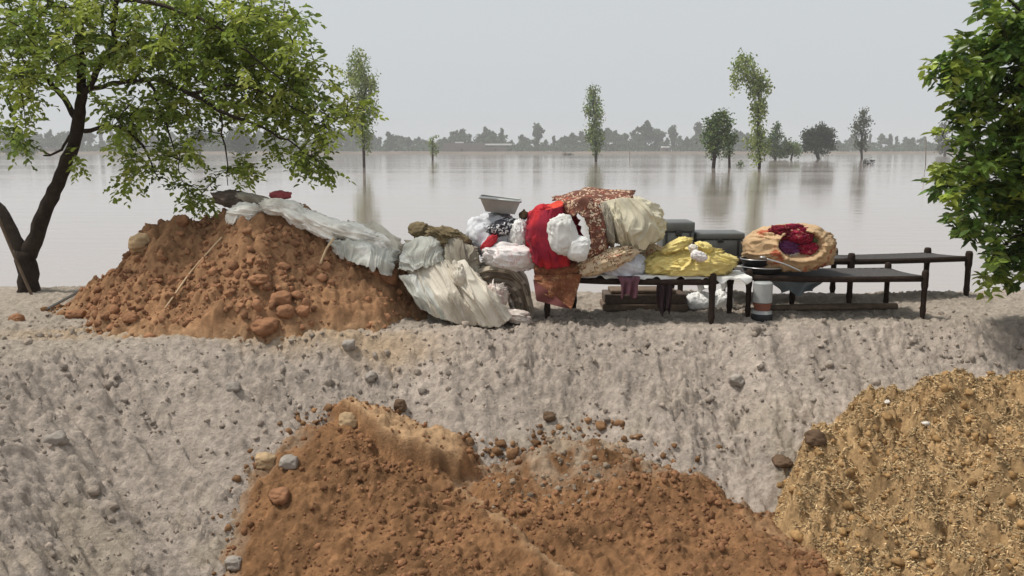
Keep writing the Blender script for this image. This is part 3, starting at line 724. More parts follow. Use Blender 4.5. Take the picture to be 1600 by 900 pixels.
rock('soil_clod', 436, 780, .08, M['soilclod'], 'tan brown clod below the grey clod on the heap edge', 'soil clod', .7, 12)
rock('soil_clod', 545, 664, .085, M['paleclod'], 'pale rounded clod at the upper corner of the pale cut ledge', 'soil clod', .8, 13)
rock('sand_clod', 580, 594, .06, M['sandclod'], 'dark grey clod alone halfway down the sand slope', 'sand clod', .9, 15)
rock('sand_clod', 626, 640, .06, M['darkclod'], 'dark clod on the sand just above the pale ledge', 'sand clod', .85, 16)
rock('sand_clod', 545, 545, .06, M['sandclod'], 'grey clod just below the bank rim in front of the red pile', 'sand clod', .85, 18)
rock('sand_clod', 858, 655, .06, M['darkclod'], 'dark clod on the crest of the grey spill above the brown heap', 'sand clod', .7, 20)
rock('soil_clod', 1222, 724, .085, M['darkclod'], 'flat dark clod in the gap between brown heap and straw heap', 'soil clod', .5, 21)
rock('soil_clod', 1272, 692, .08, M['darkclod'], 'dark lump at the edge of the straw heap against grey sand', 'soil clod', .8, 22)
rock('white_stone', 1446, 668, .032, M['whitestone'], 'white flake lying on the upper straw heap', 'stone', .7, 23)
rock('white_stone', 1386, 630, .025, M['whitestone'], 'small white flake at the rim of the straw heap', 'stone', .7, 24)
rock('sand_clod', 1150, 600, .075, M['sandclod'], 'grey clod jutting from the sand slope right of centre', 'sand clod', .7, 25)
rock('sand_clod', 90, 690, .08, M['sandclod'], 'long grey clod on the left sand slope', 'sand clod', .6, 26)
rock('sand_clod', 365, 610, .065, M['sandclod'], 'dark grey clod on the slope below the red pile', 'sand clod', .7, 27)
rock('sand_clod', 365, 885, .06, M['sandclod'], 'grey clod at the bottom of the left slope beside the brown heap', 'sand clod', .8, 28)

# ------------------------------------------------------------------ water, far shore, air
water = mesh('water', np.array([[-1500, 8.9, WATER_Z], [1500, 8.9, WATER_Z], [1500, 660, WATER_Z], [-1500, 660, WATER_Z]]), np.array([[0, 1, 2, 3]]), None, None, False)
tag(water, kind='structure')
wm = bpy.data.materials.new('muddy_water'); wm.use_nodes = True; n_, l_ = wm.node_tree.nodes, wm.node_tree.links; b_ = n_['Principled BSDF']
b_.inputs['Base Color'].default_value = (.375, .32, .284, 1); b_.inputs['Roughness'].default_value = .07; b_.inputs['IOR'].default_value = 1.33; b_.inputs['Specular IOR Level'].default_value = .5
tc_ = n_.new('ShaderNodeTexCoord'); mp_ = n_.new('ShaderNodeMapping'); mp_.inputs['Scale'].default_value = (.35, 1.3, 1)
nz_ = n_.new('ShaderNodeTexNoise'); nz_.inputs['Scale'].default_value = 1.1; nz_.inputs['Detail'].default_value = 4
mp2 = n_.new('ShaderNodeMapping'); mp2.inputs['Scale'].default_value = (.02, .16, 1)
nz2 = n_.new('ShaderNodeTexNoise'); nz2.inputs['Scale'].default_value = .6; nz2.inputs['Detail'].default_value = 3
mr2 = n_.new('ShaderNodeMapRange'); mr2.inputs[1].default_value = .42; mr2.inputs[2].default_value = .62; mr2.inputs[3].default_value = .06; mr2.inputs[4].default_value = .11
bp_ = n_.new('ShaderNodeBump'); bp_.inputs['Strength'].default_value = 1; bp_.inputs['Distance'].default_value = .009
for a_, b__ in ((mp_, nz_), (mp2, nz2)): l_.new(tc_.outputs['Object'], a_.inputs['Vector']); l_.new(a_.outputs[0], b__.inputs['Vector'])
l_.new(nz_.outputs[0], bp_.inputs['Height']); l_.new(bp_.outputs[0], b_.inputs['Normal']); l_.new(nz2.outputs[0], mr2.inputs[0]); l_.new(mr2.outputs[0], b_.inputs['Roughness'])
water.data.materials.append(wm)
M['farsoil'] = material('far_soil', (.15, .12, .09), .95, .3, .05)
M['farwall'] = material('mud_wall', (.13, .11, .10), .95, .2, .3)
M['farwhite'] = material('white_roof', (.8, .8, .78), .7, .05, .3)
fb_y = np.array([636, 639, 644, 1350.]); fb_z = np.array([-.6, .9, 1.3, 1.3]); fb_x = np.linspace(-1100, 1100, 221)
FX, FY = np.meshgrid(fb_x, fb_y); FZ = np.repeat(fb_z[:, None], len(fb_x), 1); FY[:3] += 6 * vn2(FX[:3] * .02, FX[:3] * 0, 3); FZ[1:3] += .35 * vn2(FX[1:3] * .06, FX[1:3] * 0, 4)
tag(mesh('far_bank', np.stack([FX, FY, FZ], -1).reshape(-1, 3), grid_faces(4, len(fb_x)), M['farsoil']), kind='structure')

# ------------------------------------------------------------------ foliage
def leaves(g, P, D, Nn, L, W, C, fold=.25):
    """P base points, D directions, Nn rough normals: folded six-point leaves"""
    D = D / (np.linalg.norm(D, axis=1, keepdims=True) + 1e-9); S = np.cross(D, Nn); S /= np.linalg.norm(S, axis=1, keepdims=True) + 1e-9; N2 = np.cross(S, D)
    L = L[:, None]; W = W[:, None]
    b = P; t = P + D * L - N2 * L * .12
    l1 = P + D * L * .32 + S * W + N2 * W * fold; l2 = P + D * L * .68 + S * W * .8 + N2 * W * fold * .6
    r1 = P + D * L * .32 - S * W + N2 * W * fold; r2 = P + D * L * .68 - S * W * .8 + N2 * W * fold * .6
    V = np.stack([b, l1, l2, t, r2, r1], 1).reshape(-1, 3); k = np.arange(len(P))[:, None] * 6
    g.add(V, [k + np.array([0, 3, 2, 1]), k + np.array([0, 5, 4, 3])], np.repeat(C, 6, 0))
def near_tree(name, label, limbs, blobs, n_tip, leafL, leafW, per, Yc, Ydep, cols, lm, seed, loc, sprig=.20, droop=.5, twig_r=.006, dense=False):
    """limbs: (list of (px, py, Y, radius)); blobs: (px, py, rx, ry, weight) crown masses in which the twig ends lie"""
    r = np.random.default_rng(seed); t = thing(name, label, 'tree', loc)
    g = Geo(); nodes = []
    for k, lb in enumerate(limbs):
        pts = np.array([[*at(a, b, yy), rr * (.70 if rr > .03 else .85)] for a, b, yy, rr in lb]); n = max(8, int(np.linalg.norm(np.diff(pts[:, :3], axis=0), axis=1).sum() / .09))
        p = smooth_path(pts, n); q = p[:, :3].copy(); q[1:-1] += r.normal(0, .008, (n - 2, 3))
        V, F = tube(q, p[:, 3], 14 if p[:, 3].max() > .05 else 8, True, 1, k, .22); g.add(V, F)
        nodes.append(p[::2, :3])
    nodes = np.concatenate(nodes)
    w = np.array([b[2] * b[3] * (b[4] if len(b) > 4 else 1) for b in blobs], float); w /= w.sum()
    tips = []
    while len(tips) < n_tip:
        b = blobs[r.choice(len(blobs), p=w)]; u = r.normal(0, 1, 3); u /= np.linalg.norm(u); u *= r.random() ** (1 / 2.2)
        Yp = (b[5] if len(b) > 5 else Yc) + u[2] * Ydep * min(1, b[2] / 90 + .35)
        tips.append(at(b[0] + u[0] * b[2], b[1] + u[1] * b[3], Yp))
    tips = np.array(tips); order = np.argsort([np.min(np.linalg.norm(nodes - p, axis=1)) for p in tips])
    cand = list(nodes); SP_, SD = [], []
    for i in order:
        p = tips[i]; A = np.array(cand); d = np.linalg.norm(A - p, axis=1) + .25 * np.maximum(0, A[:, 2] - p[2]); s = A[int(np.argmin(d))]
        mid = (s + p) / 2 + [0, 0, .12 * np.linalg.norm(p - s)] + r.normal(0, .03, 3)
        ln = np.linalg.norm(p - s)
        ts = np.linspace(0, 1, 6)[:, None]; path = (1 - ts) ** 2 * s + 2 * ts * (1 - ts) * mid + ts ** 2 * p
        if ln > .05:
            V, F = tube(path, np.linspace(twig_r * (1 + .9 * min(ln, 1.2)), twig_r * .5, 6), 5, False); g.add(V, F)
        cand += [path[3], path[4], p]
        dirn = path[-1] - path[-2]; dirn /= np.linalg.norm(dirn) + 1e-9
        SP_.append(p); SD.append(dirn)
        if ln > .3: SP_.append(path[3]); SD.append(dirn)
    g.build('trunk', M['bark'], t)
    # sprigs of leaves round each twig end
    gl = Geo(); SP_, SD = np.array(SP_), np.array(SD); bases, dirs, nors, lens, wid, cc = [], [], [], [], [], []
    for p, d in zip(SP_, SD):
        tint = r.uniform(.6, 1.35); cix = cols[r.integers(len(cols))]
        for k in range(per[0]):
            a = d * .6 + r.normal(0, .8, 3); a[2] -= droop * r.random(); a /= np.linalg.norm(a)
            ln = sprig * r.uniform(.6, 1.2); side = np.cross(a, [0, 0, 1.0]); side /= np.linalg.norm(side) + 1e-9
            m_ = per[1]; s = (np.arange(m_) + .6) / m_
            b = p + r.normal(0, .03, 3) + a * (s * ln)[:, None] - np.array([0, 0, 1]) * (droop * .35 * ln * s ** 2)[:, None]
            sgn = np.where(np.arange(m_) % 2, 1, -1)[:, None]
            dr = a * .55 + sgn * side * .85 + r.normal(0, .28, (m_, 3)); dr[:, 2] -= .25 * droop
            nn = np.array([0, 0, 1.0]) + r.normal(0, .45, (m_, 3))
            bases.append(b); dirs.append(dr); nors.append(nn); L = leafL * r.uniform(.65, 1.2, m_); lens.append(L); wid.append(L * leafW * r.uniform(.8, 1.2, m_))
            cc.append(np.array(cix)[None] * (tint * r.uniform(.75, 1.3, m_))[:, None])
    leaves(gl, np.concatenate(bases), np.concatenate(dirs), np.concatenate(nors), np.concatenate(lens), np.concatenate(wid), np.concatenate(cc))
    gl.build('crown', lm, t, False)
    return t
YL = 9.9
limbs = [
    [(47, 474, YL, .20), (46, 455, YL, .165), (42, 420, YL, .15), (40, 392, YL, .155)],
    [(44, 400, YL, .13), (62, 352, YL, .115), (85, 300, YL - .05, .105), (108, 245, YL - .1, .098), (124, 195, YL - .15, .09), (129, 150, YL - .2, .075), (127, 90, YL - .2, .065), (124, 30, YL - .2, .055), (121, -50, YL - .2, .04)],
    [(37, 400, YL, .12), (18, 360, YL, .10), (-5, 328, YL + .05, .095), (-45, 268, YL + .2, .08), (-80, 190, YL + .3, .06)],
    [(126, 165, YL - .2, .05), (150, 115, YL - .4, .045), (178, 78, YL - .5, .042), (179, 35, YL - .6, .036), (182, -40, YL - .6, .026)],
    [(122, 190, YL - .15, .05), (90, 140, YL - .1, .045), (58, 108, YL, .042), (47, 72, YL, .038), (52, 20, YL, .03), (50, -40, YL, .02)],
    [(48, 74, YL, .026), (28, 64, YL + .1, .022), (4, 67, YL + .2, .018), (-20, 60, YL + .3, .014)],
    [(136, 140, YL - .2, .036), (190, 128, YL - .5, .034), (250, 124, YL - .8, .032), (300, 146, YL - 1, .026), (345, 176, YL - 1.1, .022), (400, 192, YL - 1.1, .017), (455, 222, YL - 1.1, .011), (500, 255, YL - 1.1, .006)],
    [(178, 75, YL - .5, .032), (215, 64, YL - .3, .028), (280, 78, YL, .022), (350, 92, YL + .2, .016), (430, 120, YL + .2, .011), (510, 150, YL + .2, .006)],
    [(180, 0, YL - .6, .026), (235, 4, YL - .8, .022), (295, 22, YL - 1.0, .018), (350, 48, YL - 1.1, .014), (410, 100, YL - 1.2, .009), (470, 150, YL - 1.2, .005)],
    [(132, 205, YL - .15, .03), (175, 196, YL - .3, .024), (205, 205, YL - .45, .02), (228, 235, YL - .5, .014), (250, 282, YL - .5, .007)],
    [(345, 178, YL - 1.1, .012), (350, 215, YL - 1.1, .010), (357, 260, YL - 1.1, .007), (356, 290, YL - 1.1, .004)],
    [(115, 208, YL - .1, .022), (100, 230, YL, .018), (84, 242, YL, .014), (68, 243, YL, .010)],
    [(60, 112, YL, .022), (30, 116, YL + .2, .018), (-10, 130, YL + .3, .012)],
    [(230, 126, YL - .7, .018), (250, 165, YL - .7, .014), (262, 210, YL - .7, .010), (280, 250, YL - .7, .006)],
    [(300, 146, YL - 1, .02), (360, 130, YL - 1, .014), (430, 150, YL - .9, .010), (500, 190, YL - .9, .006)],
]
blobs = [(50, 45, 90, 65, 1), (150, 30, 80, 50, 1), (200, 75, 75, 50, 1), (280, 40, 100, 60, 1.1), (370, 45, 90, 60, 1.1), (415, 95, 85, 55, 1.2), (320, 115, 100, 50, 1.1), (470, 130, 60, 45, 1.1), (455, 185, 75, 40, .8), (520, 175, 42, 38, 1),
         (470, 232, 62, 28, .8), (495, 255, 38, 18, 1), (390, 160, 80, 40, .7), (260, 165, 80, 40, 1), (195, 180, 60, 35, .9), (190, 225, 50, 28, .7), (285, 215, 50, 35, .9), (235, 250, 45, 26, .7), (25, 130, 60, 45, .8), (22, 205, 38, 24, .9), (90, 95, 60, 50, .6),
         (206, 292, 16, 26, .9), (312, 298, 38, 24, 1.0), (375, 268, 40, 18, .9), (140, 250, 28, 14, .5), (440, 25, 60, 35, .8), (300, -30, 160, 40, .6), (80, -30, 120, 40, .6), (555, 160, 22, 26, .6), (-40, 60, 60, 120, .4)]
GREENS = [(.24, .30, .048), (.19, .255, .045), (.29, .35, .066), (.14, .20, .04), (.35, .39, .09)]
near_tree('leafy_tree', 'forked dark-barked tree with airy drooping foliage standing beside the red soil pile', limbs, blobs, 640, .071, .29, (4, 8), YL - .5, 1.15, GREENS, M['leaf'], 5, at(47, 470, YL), .22, .7, .005)
rl = [[(1722, 492, 8.3, .14), (1718, 400, 8.3, .11), (1712, 300, 8.25, .10), (1705, 200, 8.2, .08), (1695, 90, 8.2, .055), (1690, -20, 8.2, .03)],
      [(1714, 330, 8.25, .05), (1640, 280, 8.1, .035), (1570, 250, 8.0, .02), (1500, 250, 7.9, .009)],
      [(1708, 230, 8.2, .05), (1640, 160, 8.0, .035), (1560, 110, 7.9, .02), (1480, 95, 7.9, .008)],
      [(1716, 360, 8.3, .045), (1650, 350, 8.0, .03), (1580, 370, 7.9, .018), (1545, 410, 7.9, .008)],
      [(1700, 140, 8.2, .04), (1650, 60, 8.1, .025), (1590, 10, 8.0, .014), (1540, -20, 8.0, .008)],
      [(1712, 300, 8.25, .05), (1780, 230, 8.4, .03), (1850, 200, 8.5, .015)], [(1712, 260, 8.25, .05), (1690, 180, 8.9, .03), (1680, 120, 9.3, .015)]]
rb = [(1580, 40, 52, 52, 1), (1540, 90, 62, 45, 1.1), (1485, 106, 34, 14, 1.9), (1560, 160, 75, 55, 1.2), (1515, 205, 45, 32, 1), (1545, 255, 72, 42, 1.1), (1484, 284, 28, 22, 1.6), (1560, 320, 72, 42, 1), (1510, 345, 32, 24, .8), (1575, 385, 48, 34, .9), (1560, 420, 34, 22, .9),
      (1650, 120, 80, 120, 1.2), (1650, 280, 80, 130, 1.2), (1740, 200, 100, 190, .9), (1640, 20, 70, 60, 1), (1620, 400, 50, 40, .8), (1545, 5, 22, 26, .7)]
DEEP = [(.14, .22, .036), (.105, .18, .032), (.19, .27, .043), (.08, .145, .03), (.31, .38, .065)]
near_tree('broadleaf_tree', 'dense glossy broad-leaved tree overhanging the end of the charpoys', rl, rb, 620, .105, .27, (4, 6), 8.05, .75, DEEP, M['leafbig'], 9, at(1722, 490, 8.3), .13, .35, .004)

def water_tree(name, label, base, blobs, trunk_px, cols, leaf=.34, dens=1.0, group=None, seed=1, lean=0, weep=.4, z=WATER_Z, fade=None):
    r = np.random.default_rng(seed); p0 = on_level(base[0], base[1], z); Yb = p0[1]
    t = thing(name, label, 'tree', p0, group); g = Geo()
    topb = min(blobs, key=lambda b: b[1]); mpp = Yb / FOC
    pts = [np.r_[p0 - [0, 0, .6], trunk_px * mpp * .5]]
    for b in sorted(blobs, key=lambda b: -b[1])[1:]: pts.append(np.r_[at(.55 * b[0] + .45 * base[0], b[1], Yb), trunk_px * mpp * .5])
    pts.append(np.r_[at(topb[0], topb[1], Yb), trunk_px * mpp * .15]); pts = np.array(pts); pts = pts[np.argsort(pts[:, 2])]; pts[:, 3] = np.linspace(trunk_px * mpp * .55, trunk_px * mpp * .12, len(pts))
    pp = smooth_path(pts, 24); V, F = tube(pp[:, :3], pp[:, 3], 8, True); g.add(V, F)
    P, D, N_, L, C = [], [], [], [], []
    for b in blobs:
        c = at(b[0], b[1], Yb); rx, rz = b[2] * mpp, b[3] * mpp; s = pp[int(np.argmin(np.linalg.norm(pp[:, :3] - c + [0, 0, rz * .6], axis=1))), :3]
        V, F = tube(np.linspace(s, c, 5), np.linspace(trunk_px * mpp * .22, trunk_px * mpp * .06, 5), 5, False); g.add(V, F)
        ncl = max(5, int(dens * 21 * (rx * rz) / (leaf * 3.0) ** 2)) ; dep = rx if rx < rz * 1.4 else rz * 1.1
        u = r.normal(0, 1, (ncl, 3)); u /= np.linalg.norm(u, axis=1)[:, None]; u *= (r.random(ncl) ** (1 / 2.6))[:, None]
        cc = c + u * [rx, max(dep, rx * .8), rz]
        for q in cc:
            k = r.integers(9, 20); o = r.normal(0, leaf * .85, (k, 3)); o[:, 2] *= .8 + weep; o[:, 2] -= weep * leaf * r.random(k)
            P.append(q + o); d = r.normal(0, 1, (k, 3)); d[:, 2] -= weep * 1.5; D.append(d); N_.append(r.normal(0, 1, (k, 3)) + [0, 0, .6]); L.append(leaf * r.uniform(.6, 1.25, k)); C.append(np.array(cols[r.integers(len(cols))])[None] * r.uniform(.6, 1.4) * r.uniform(.8, 1.2, (k, 1)))
    g.build('trunk', M['bark'], t)
    gl = Geo(); L = np.concatenate(L); leaves(gl, np.concatenate(P), np.concatenate(D), np.concatenate(N_), L, L * .34, np.concatenate(C)); gl.build('crown', M['leaffar'], t, False)
    return t
OL = [(.24, .30, .10), (.19, .25, .08), (.31, .35, .13)]; DK = [(.095, .15, .055), (.075, .12, .048), (.13, .18, .06)]
water_tree('slender_tree', 'tall pale slender tree in the flood just past the leafy tree', (569, 262), [(560, 92, 17, 17), (556, 112, 14, 12), (565, 122, 24, 16), (582, 132, 12, 9), (567, 150, 18, 17), (576, 172, 17, 14), (560, 180, 12, 14), (566, 198, 16, 18), (571, 218, 10, 14), (562, 160, 12, 10)], 4, OL, .30, .8, None, 1, weep=.8)
water_tree('slender_tree', 'slim green column tree standing in water in front of the far shore', (931, 253), [(927, 145, 9, 10), (926, 160, 12, 12), (919, 172, 7, 9), (931, 178, 12, 14), (927, 198, 12, 14), (933, 214, 12, 12), (922, 212, 8, 10), (932, 230, 8, 9)], 4, OL[:2] + DK[:1], .38, .9, None, 2, weep=.7)
water_tree('slender_tree', 'tallest tree in the flood with a bent drooping top', (1186, 264), [(1163, 93, 13, 10), (1157, 107, 14, 10), (1150, 124, 8, 8), (1172, 112, 15, 13), (1190, 124, 13, 10), (1178, 134, 13, 15), (1194, 140, 8, 12), (1181, 158, 12, 14), (1190, 172, 9, 14), (1180, 186, 9, 12), (1187, 205, 10, 14), (1177, 220, 11, 12), (1191, 228, 11, 13), (1181, 243, 8, 9)], 4.5, OL, .30, .95, None, 3, weep=.8)
water_tree('bushy_tree', 'broad dark green tree on a bare stem beside the tallest flood tree', (1114, 263), [(1124, 180, 12, 10), (1116, 194, 14, 13), (1132, 192, 12, 12), (1122, 208, 20, 14), (1136, 216, 13, 10), (1109, 216, 13, 11), (1122, 226, 19, 9), (1113, 238, 10, 7)], 5.5, DK + OL[1:2], .30, 1.2, None, 4, weep=.2)
water_tree('small_tree', 'small thin tree right under the broad dark green tree', (1140, 262), [(1139, 232, 8, 7), (1137, 243, 6, 6), (1141, 222, 7, 6)], 4, DK, .26, .8, None, 5, weep=.2)
water_tree('bushy_tree', 'narrow dark tree behind the low bush in the water', (1211, 250), [(1215, 200, 6, 8), (1212, 212, 10, 10), (1208, 225, 9, 10), (1214, 232, 8, 8), (1206, 238, 6, 6)], 4, DK, .42, 1.1, None, 6, weep=.3)
water_tree('low_bush', 'low spreading bush half under water beside the round-headed tree', (1235, 250), [(1237, 226, 13, 8), (1228, 235, 14, 7), (1243, 236, 9, 7), (1220, 241, 12, 5)], 3, DK + OL[1:2], .42, 1.2, None, 7, weep=.1)
water_tree('round_tree', 'round-headed dark grey tree on a short stem in the flood', (1281, 249), [(1280, 205, 18, 10), (1266, 212, 13, 11), (1293, 211, 13, 11), (1280, 222, 24, 12), (1264, 228, 12, 8), (1296, 226, 10, 9), (1282, 238, 10, 4)], 5, [(.06, .075, .045), (.05, .065, .038)], .50, 1.5, None, 8, weep=.1)
water_tree('slender_tree', 'sparse grey slender tree standing apart with a tuft of driftwood beside it', (1347, 249), [(1350, 178, 10, 7), (1342, 190, 9, 8), (1353, 190, 8, 8), (1338, 202, 9, 8), (1350, 206, 8, 9), (1344, 220, 9, 8), (1350, 228, 6, 7)], 3.5, [(.09, .10, .06), (.07, .085, .05)], .48, .85, None, 9, weep=.5)
water_tree('small_tree', 'tiny pale sapling in the water in front of the mud compound', (676, 251), [(676, 216, 6, 5), (676, 226, 7, 6), (678, 236, 4, 5)], 3, OL, .40, .7, None, 10, weep=.3)
water_tree('bushy_tree', 'grey-green tree peeping past the broad-leaved tree', (1476, 244), [(1476, 200, 9, 9), (1472, 214, 11, 10), (1480, 226, 10, 9), (1470, 232, 8, 7)], 4, [(.07, .085, .05)], .55, 1.2, None, 11, weep=.3)
water_tree('low_bush', 'small bush tip poking out of the flood beside the tallest tree', (1157, 260), [(1157, 256, 5, 4)], 2, DK, .26, 1.2, None, 12, weep=.1)
water_tree('low_bush', 'dark tuft in the water beside the sparse slender tree', (1361, 256), [(1361, 253, 3.5, 3)], 2, [(.03, .03, .025)], .26, 1.5, None, 13, weep=.1)
water_tree('low_bush', 'tiny dark twig tuft between sparse slender tree and the dark tuft', (1353, 257), [(1353, 253, 2, 4)], 2, [(.03, .03, .025)], .26, 1.2, None, 14, weep=.1)
water_tree('low_bush', 'low dark shrubs on a bar near the slim column tree', (888, 243), [(887, 241.5, 9, 1.6)], 2, [(.04, .045, .03)], .5, 1.2, None, 15, weep=.0)
water_tree('low_bush', 'grey island of scrub in the flood behind the forked tree', (40, 243), [(30, 234, 16, 6), (48, 236, 14, 5), (12, 236, 14, 4)], 2, DK, .55, 1.2, None, 16, weep=.0)
water_tree('bushy_tree', 'hazy tree clump seen under the leafy branches', (377, 243), [(375, 205, 14, 10), (366, 220, 16, 12), (388, 220, 15, 12), (378, 232, 22, 8)], 4, [(.05, .075, .05)], .75, 1.3, None, 17, weep=.1)
water_tree('bushy_tree', 'small hazy tree clump nearer the trunk under the leafy branches', (312, 243), [(308, 204, 10, 8), (316, 218, 16, 9), (300, 226, 16, 8)], 4, [(.05, .075, .05)], .75, 1.2, None, 18, weep=.1)

# trees along the far shore: six kinds, each copied with its crown and trunk
def far_proto(seed, w, h, stem, kind):
    r = np.random.default_rng(seed); t = thing('shore_tree', 'x', 'tree', (0, 0, 0))
    g = Geo(); V, F = tube(np.array([[0, 0, -1], [0, 0, h * .5], [0, 0, h * .85]]), [.45, .35, .1], 6); g.add(V, F); g.build('trunk', M['bark'], t)
    gl = Geo(); nb = 9; P, D, N_, L, C = [], [], [], [], []
    for k in range(nb):
        f = k / (nb - 1); zc = stem + (h - stem) * (.12 + .8 * f); ww = w * (math.sin(math.pi * min(1, .25 + .7 * f)) if kind else (.5 + .5 * math.sin(3 * f + seed))) * .5
        c = np.array([r.normal(0, ww * .45), r.normal(0, ww * .45), zc]); m_ = 70
        u = r.normal(0, 1, (m_, 3)); u /= np.linalg.norm(u, axis=1)[:, None]; u *= (r.random(m_) ** .4)[:, None]
        P.append(c + u * [ww * .75, ww * .75, (h - stem) / nb * 1.25]); D.append(r.normal(0, 1, (m_, 3))); N_.append(r.normal(0, 1, (m_, 3)) + [0, 0, .5]); L.append(r.uniform(.9, 1.9, m_)); C.append(np.array([.052, .088, .042])[None] * r.uniform(.7, 1.35) * r.uniform(.8, 1.2, (m_, 1)))
    L = np.concatenate(L); leaves(gl, np.concatenate(P), np.concatenate(D), np.concatenate(N_), L, L * .45, np.concatenate(C)); gl.build('crown', M['leaffar'], t, False)
    return t, h
protos = [far_proto(1, 11, 15, 1.5, 1), far_proto(2, 13, 11, 1, 1), far_proto(3, 8, 16, 3, 0), far_proto(4, 16, 12, 1, 1), far_proto(5, 6, 15, 2, 0), far_proto(6, 12, 14, 5, 1)]
used_p = set()
def copy_tree(o):
    c = o.copy(); col.objects.link(c)
    for ch in o.children:
        d = ch.copy(); col.objects.link(d); d.parent = c
    return c
def far_tree(k, px, top, base_z=1.2, Yd=655, label=None, group='trees along the far shore', ws=1.0, rot=0):
    t, h = protos[k]; o = t if k not in used_p else copy_tree(t); used_p.add(k)
    p = at(px, top, Yd); s = (p[2] - base_z) / h
    o.location = (p[0], Yd, base_z); o.scale = (s * ws, s * ws, s); o.rotation_euler = (0, 0, rot)
    if label:
        o['label'] = label
        if 'group' in o: del o['group']
    else: o['label'] = 'hazy grey-green tree in the low belt along the far shore'; o['group'] = group
    return o
stand = [(5, 1009, 191, 'round-topped tree on a bare stem rising above the far shore belt', 672), (4, 840, 195, 'narrow twin-topped tree tallest along the middle far shore', 668), (0, 758, 200, 'full rounded tree above the white farm roof', 690), (2, 784, 203, 'slim ragged tree standing just past the white farm roof end', 690),
         (0, 608, 207, 'spreading crown tree at the far shore past the pale slender tree', 660), (0, 1093, 193, 'tall hazy tree behind the broad dark green flood tree', 700), (4, 1052, 198, 'thin pointed hazy tree in the gap before the broad flood tree', 690), (2, 1028, 204, 'blocky hazy tree beside the round-topped stem tree', 680), (3, 720, 204, 'wide hazy tree directly behind the mud compound wall', 690),
         (1, 1150, 205, 'hazy tree crown behind the thin tree and tallest flood tree', 700), (2, 1391, 211, 'small upright hazy tree past the sparse slender tree', 690)]
for k, px, tp, lb, Yd in stand: far_tree(k, px, tp, 1.2, Yd, lb, ws=1.1 if k in (0, 3) else .85, rot=px * .7)
rf = np.random.default_rng(21)
fx_ = -60.0
while fx_ < 1700:
    tp = 213 + 5 * math.sin(fx_ * .031) + rf.normal(0, 3.5) + (4 if fx_ > 1180 else 0) - (5 if 860 < fx_ < 1110 else 0) - (6 if fx_ < 560 else 0)
    k = int(rf.integers(0, 6)); far_tree(k, fx_, min(tp, 227), 1.2, rf.uniform(665, 760), rot=rf.uniform(0, 6), ws=rf.uniform(.8, 1.3))
    fx_ += rf.uniform(8, 19)
# the low continuous scrub that closes the shore belt
gl = Geo(); n = 16000; xs = rf.uniform(-480, 560, n); ys = rf.uniform(650, 800, n); hh = np.abs(rf.normal(0, 1, n)) * 2.4 + .3 + 2.6 * np.clip(vn2(xs * .035, ys * .02, 5), 0, 1)
L = rf.uniform(1.4, 2.8, n)
leaves(gl, np.stack([xs, ys, 1.0 + hh], -1), rf.normal(0, 1, (n, 3)), rf.normal(0, 1, (n, 3)) + [0, 0, .5], L, L * .5, np.array([.052, .084, .042])[None] * rf.uniform(.6, 1.4, (n, 1)))
tag(gl.build('treeline', M['leaffar'], None, False), 'low continuous belt of hazy scrub along the far shore', 'scrub belt', kind='stuff')

# farm compound and other far buildings
def bld(name, label, x0, x1, ytop, Yd, m, roof=None, dep=8, cat='building'):
    a, b = at(x0, ytop, Yd), at(x1, ytop, Yd); t = thing(name, label, cat, ((a[0] + b[0]) / 2, Yd, 1.2)); g = Geo(); box(g, (a[0], Yd, .9), (b[0], Yd + dep, a[2]), .05); g.build('wall', m, t, False)
    if roof is not None:
        rx0, rx1, ry0, ry1 = roof; g = Geo(); p, q = at(rx0, ry1, Yd), at(rx1, ry0, Yd); box(g, (p[0], Yd - .6, p[2]), (q[0], Yd + dep + .5, q[2]), .04); g.build('roof', M['farwhite'], t, False)
    g = Geo(); w = b[0] - a[0]
    box(g, (a[0] + w * .42, Yd - .08, 1.0), (a[0] + w * .42 + 1.6, Yd - .003, 3.2), .02); g.build('door', M['wood'], t, False)
    return t
bld('compound_wall', 'long grey mud compound wall at the far water edge', 692, 758, 223.5, 645, M['farwall'], None, 3, 'wall')
bld('farm_shed', 'mud farm shed with long flat white roof on the far shore', 758, 792, 229, 646, M['farwall'], (752, 800, 224.5, 227), 9)
bld('farm_hut', 'small hut with bright white roof behind the compound wall', 710, 730, 227, 652, M['farwall'], (711, 724, 221.5, 226.5), 6)
bld('farm_hut', 'small hut with a pale roof half hidden among trees beyond the slim column tree', 1034, 1049, 231, 650, M['farwall'], (1035, 1046, 228.5, 230.8), 6)
bld('farm_hut', 'low pale building on the far shore behind the tree trunk', 60, 120, 231, 646, M['farwall'], None, 8)
def pole(px, pb, pt, label, r=.12):
    p = on_level(px, pb, WATER_Z); q = at(px, pt, p[1]); t = thing('utility_pole', label, 'pole', p); g = Geo(); V, F = tube(np.array([p - [0, 0, 1], q]), [r, r * .7], 8); g.add(V, F); g.build('shaft', M['crate'], t)
    g = Geo(); box(g, q - [.16, .04, .5], q + [.16, .04, -.42], .01); g.build('cross_arm', M['crate'], t); return t
pole(984, 251, 236, 'short bare pole sticking out of the flood past the slim column tree', .09)
pole(1447, 258, 214, 'thin tall pole in the water beside the broad-leaved tree', .07)

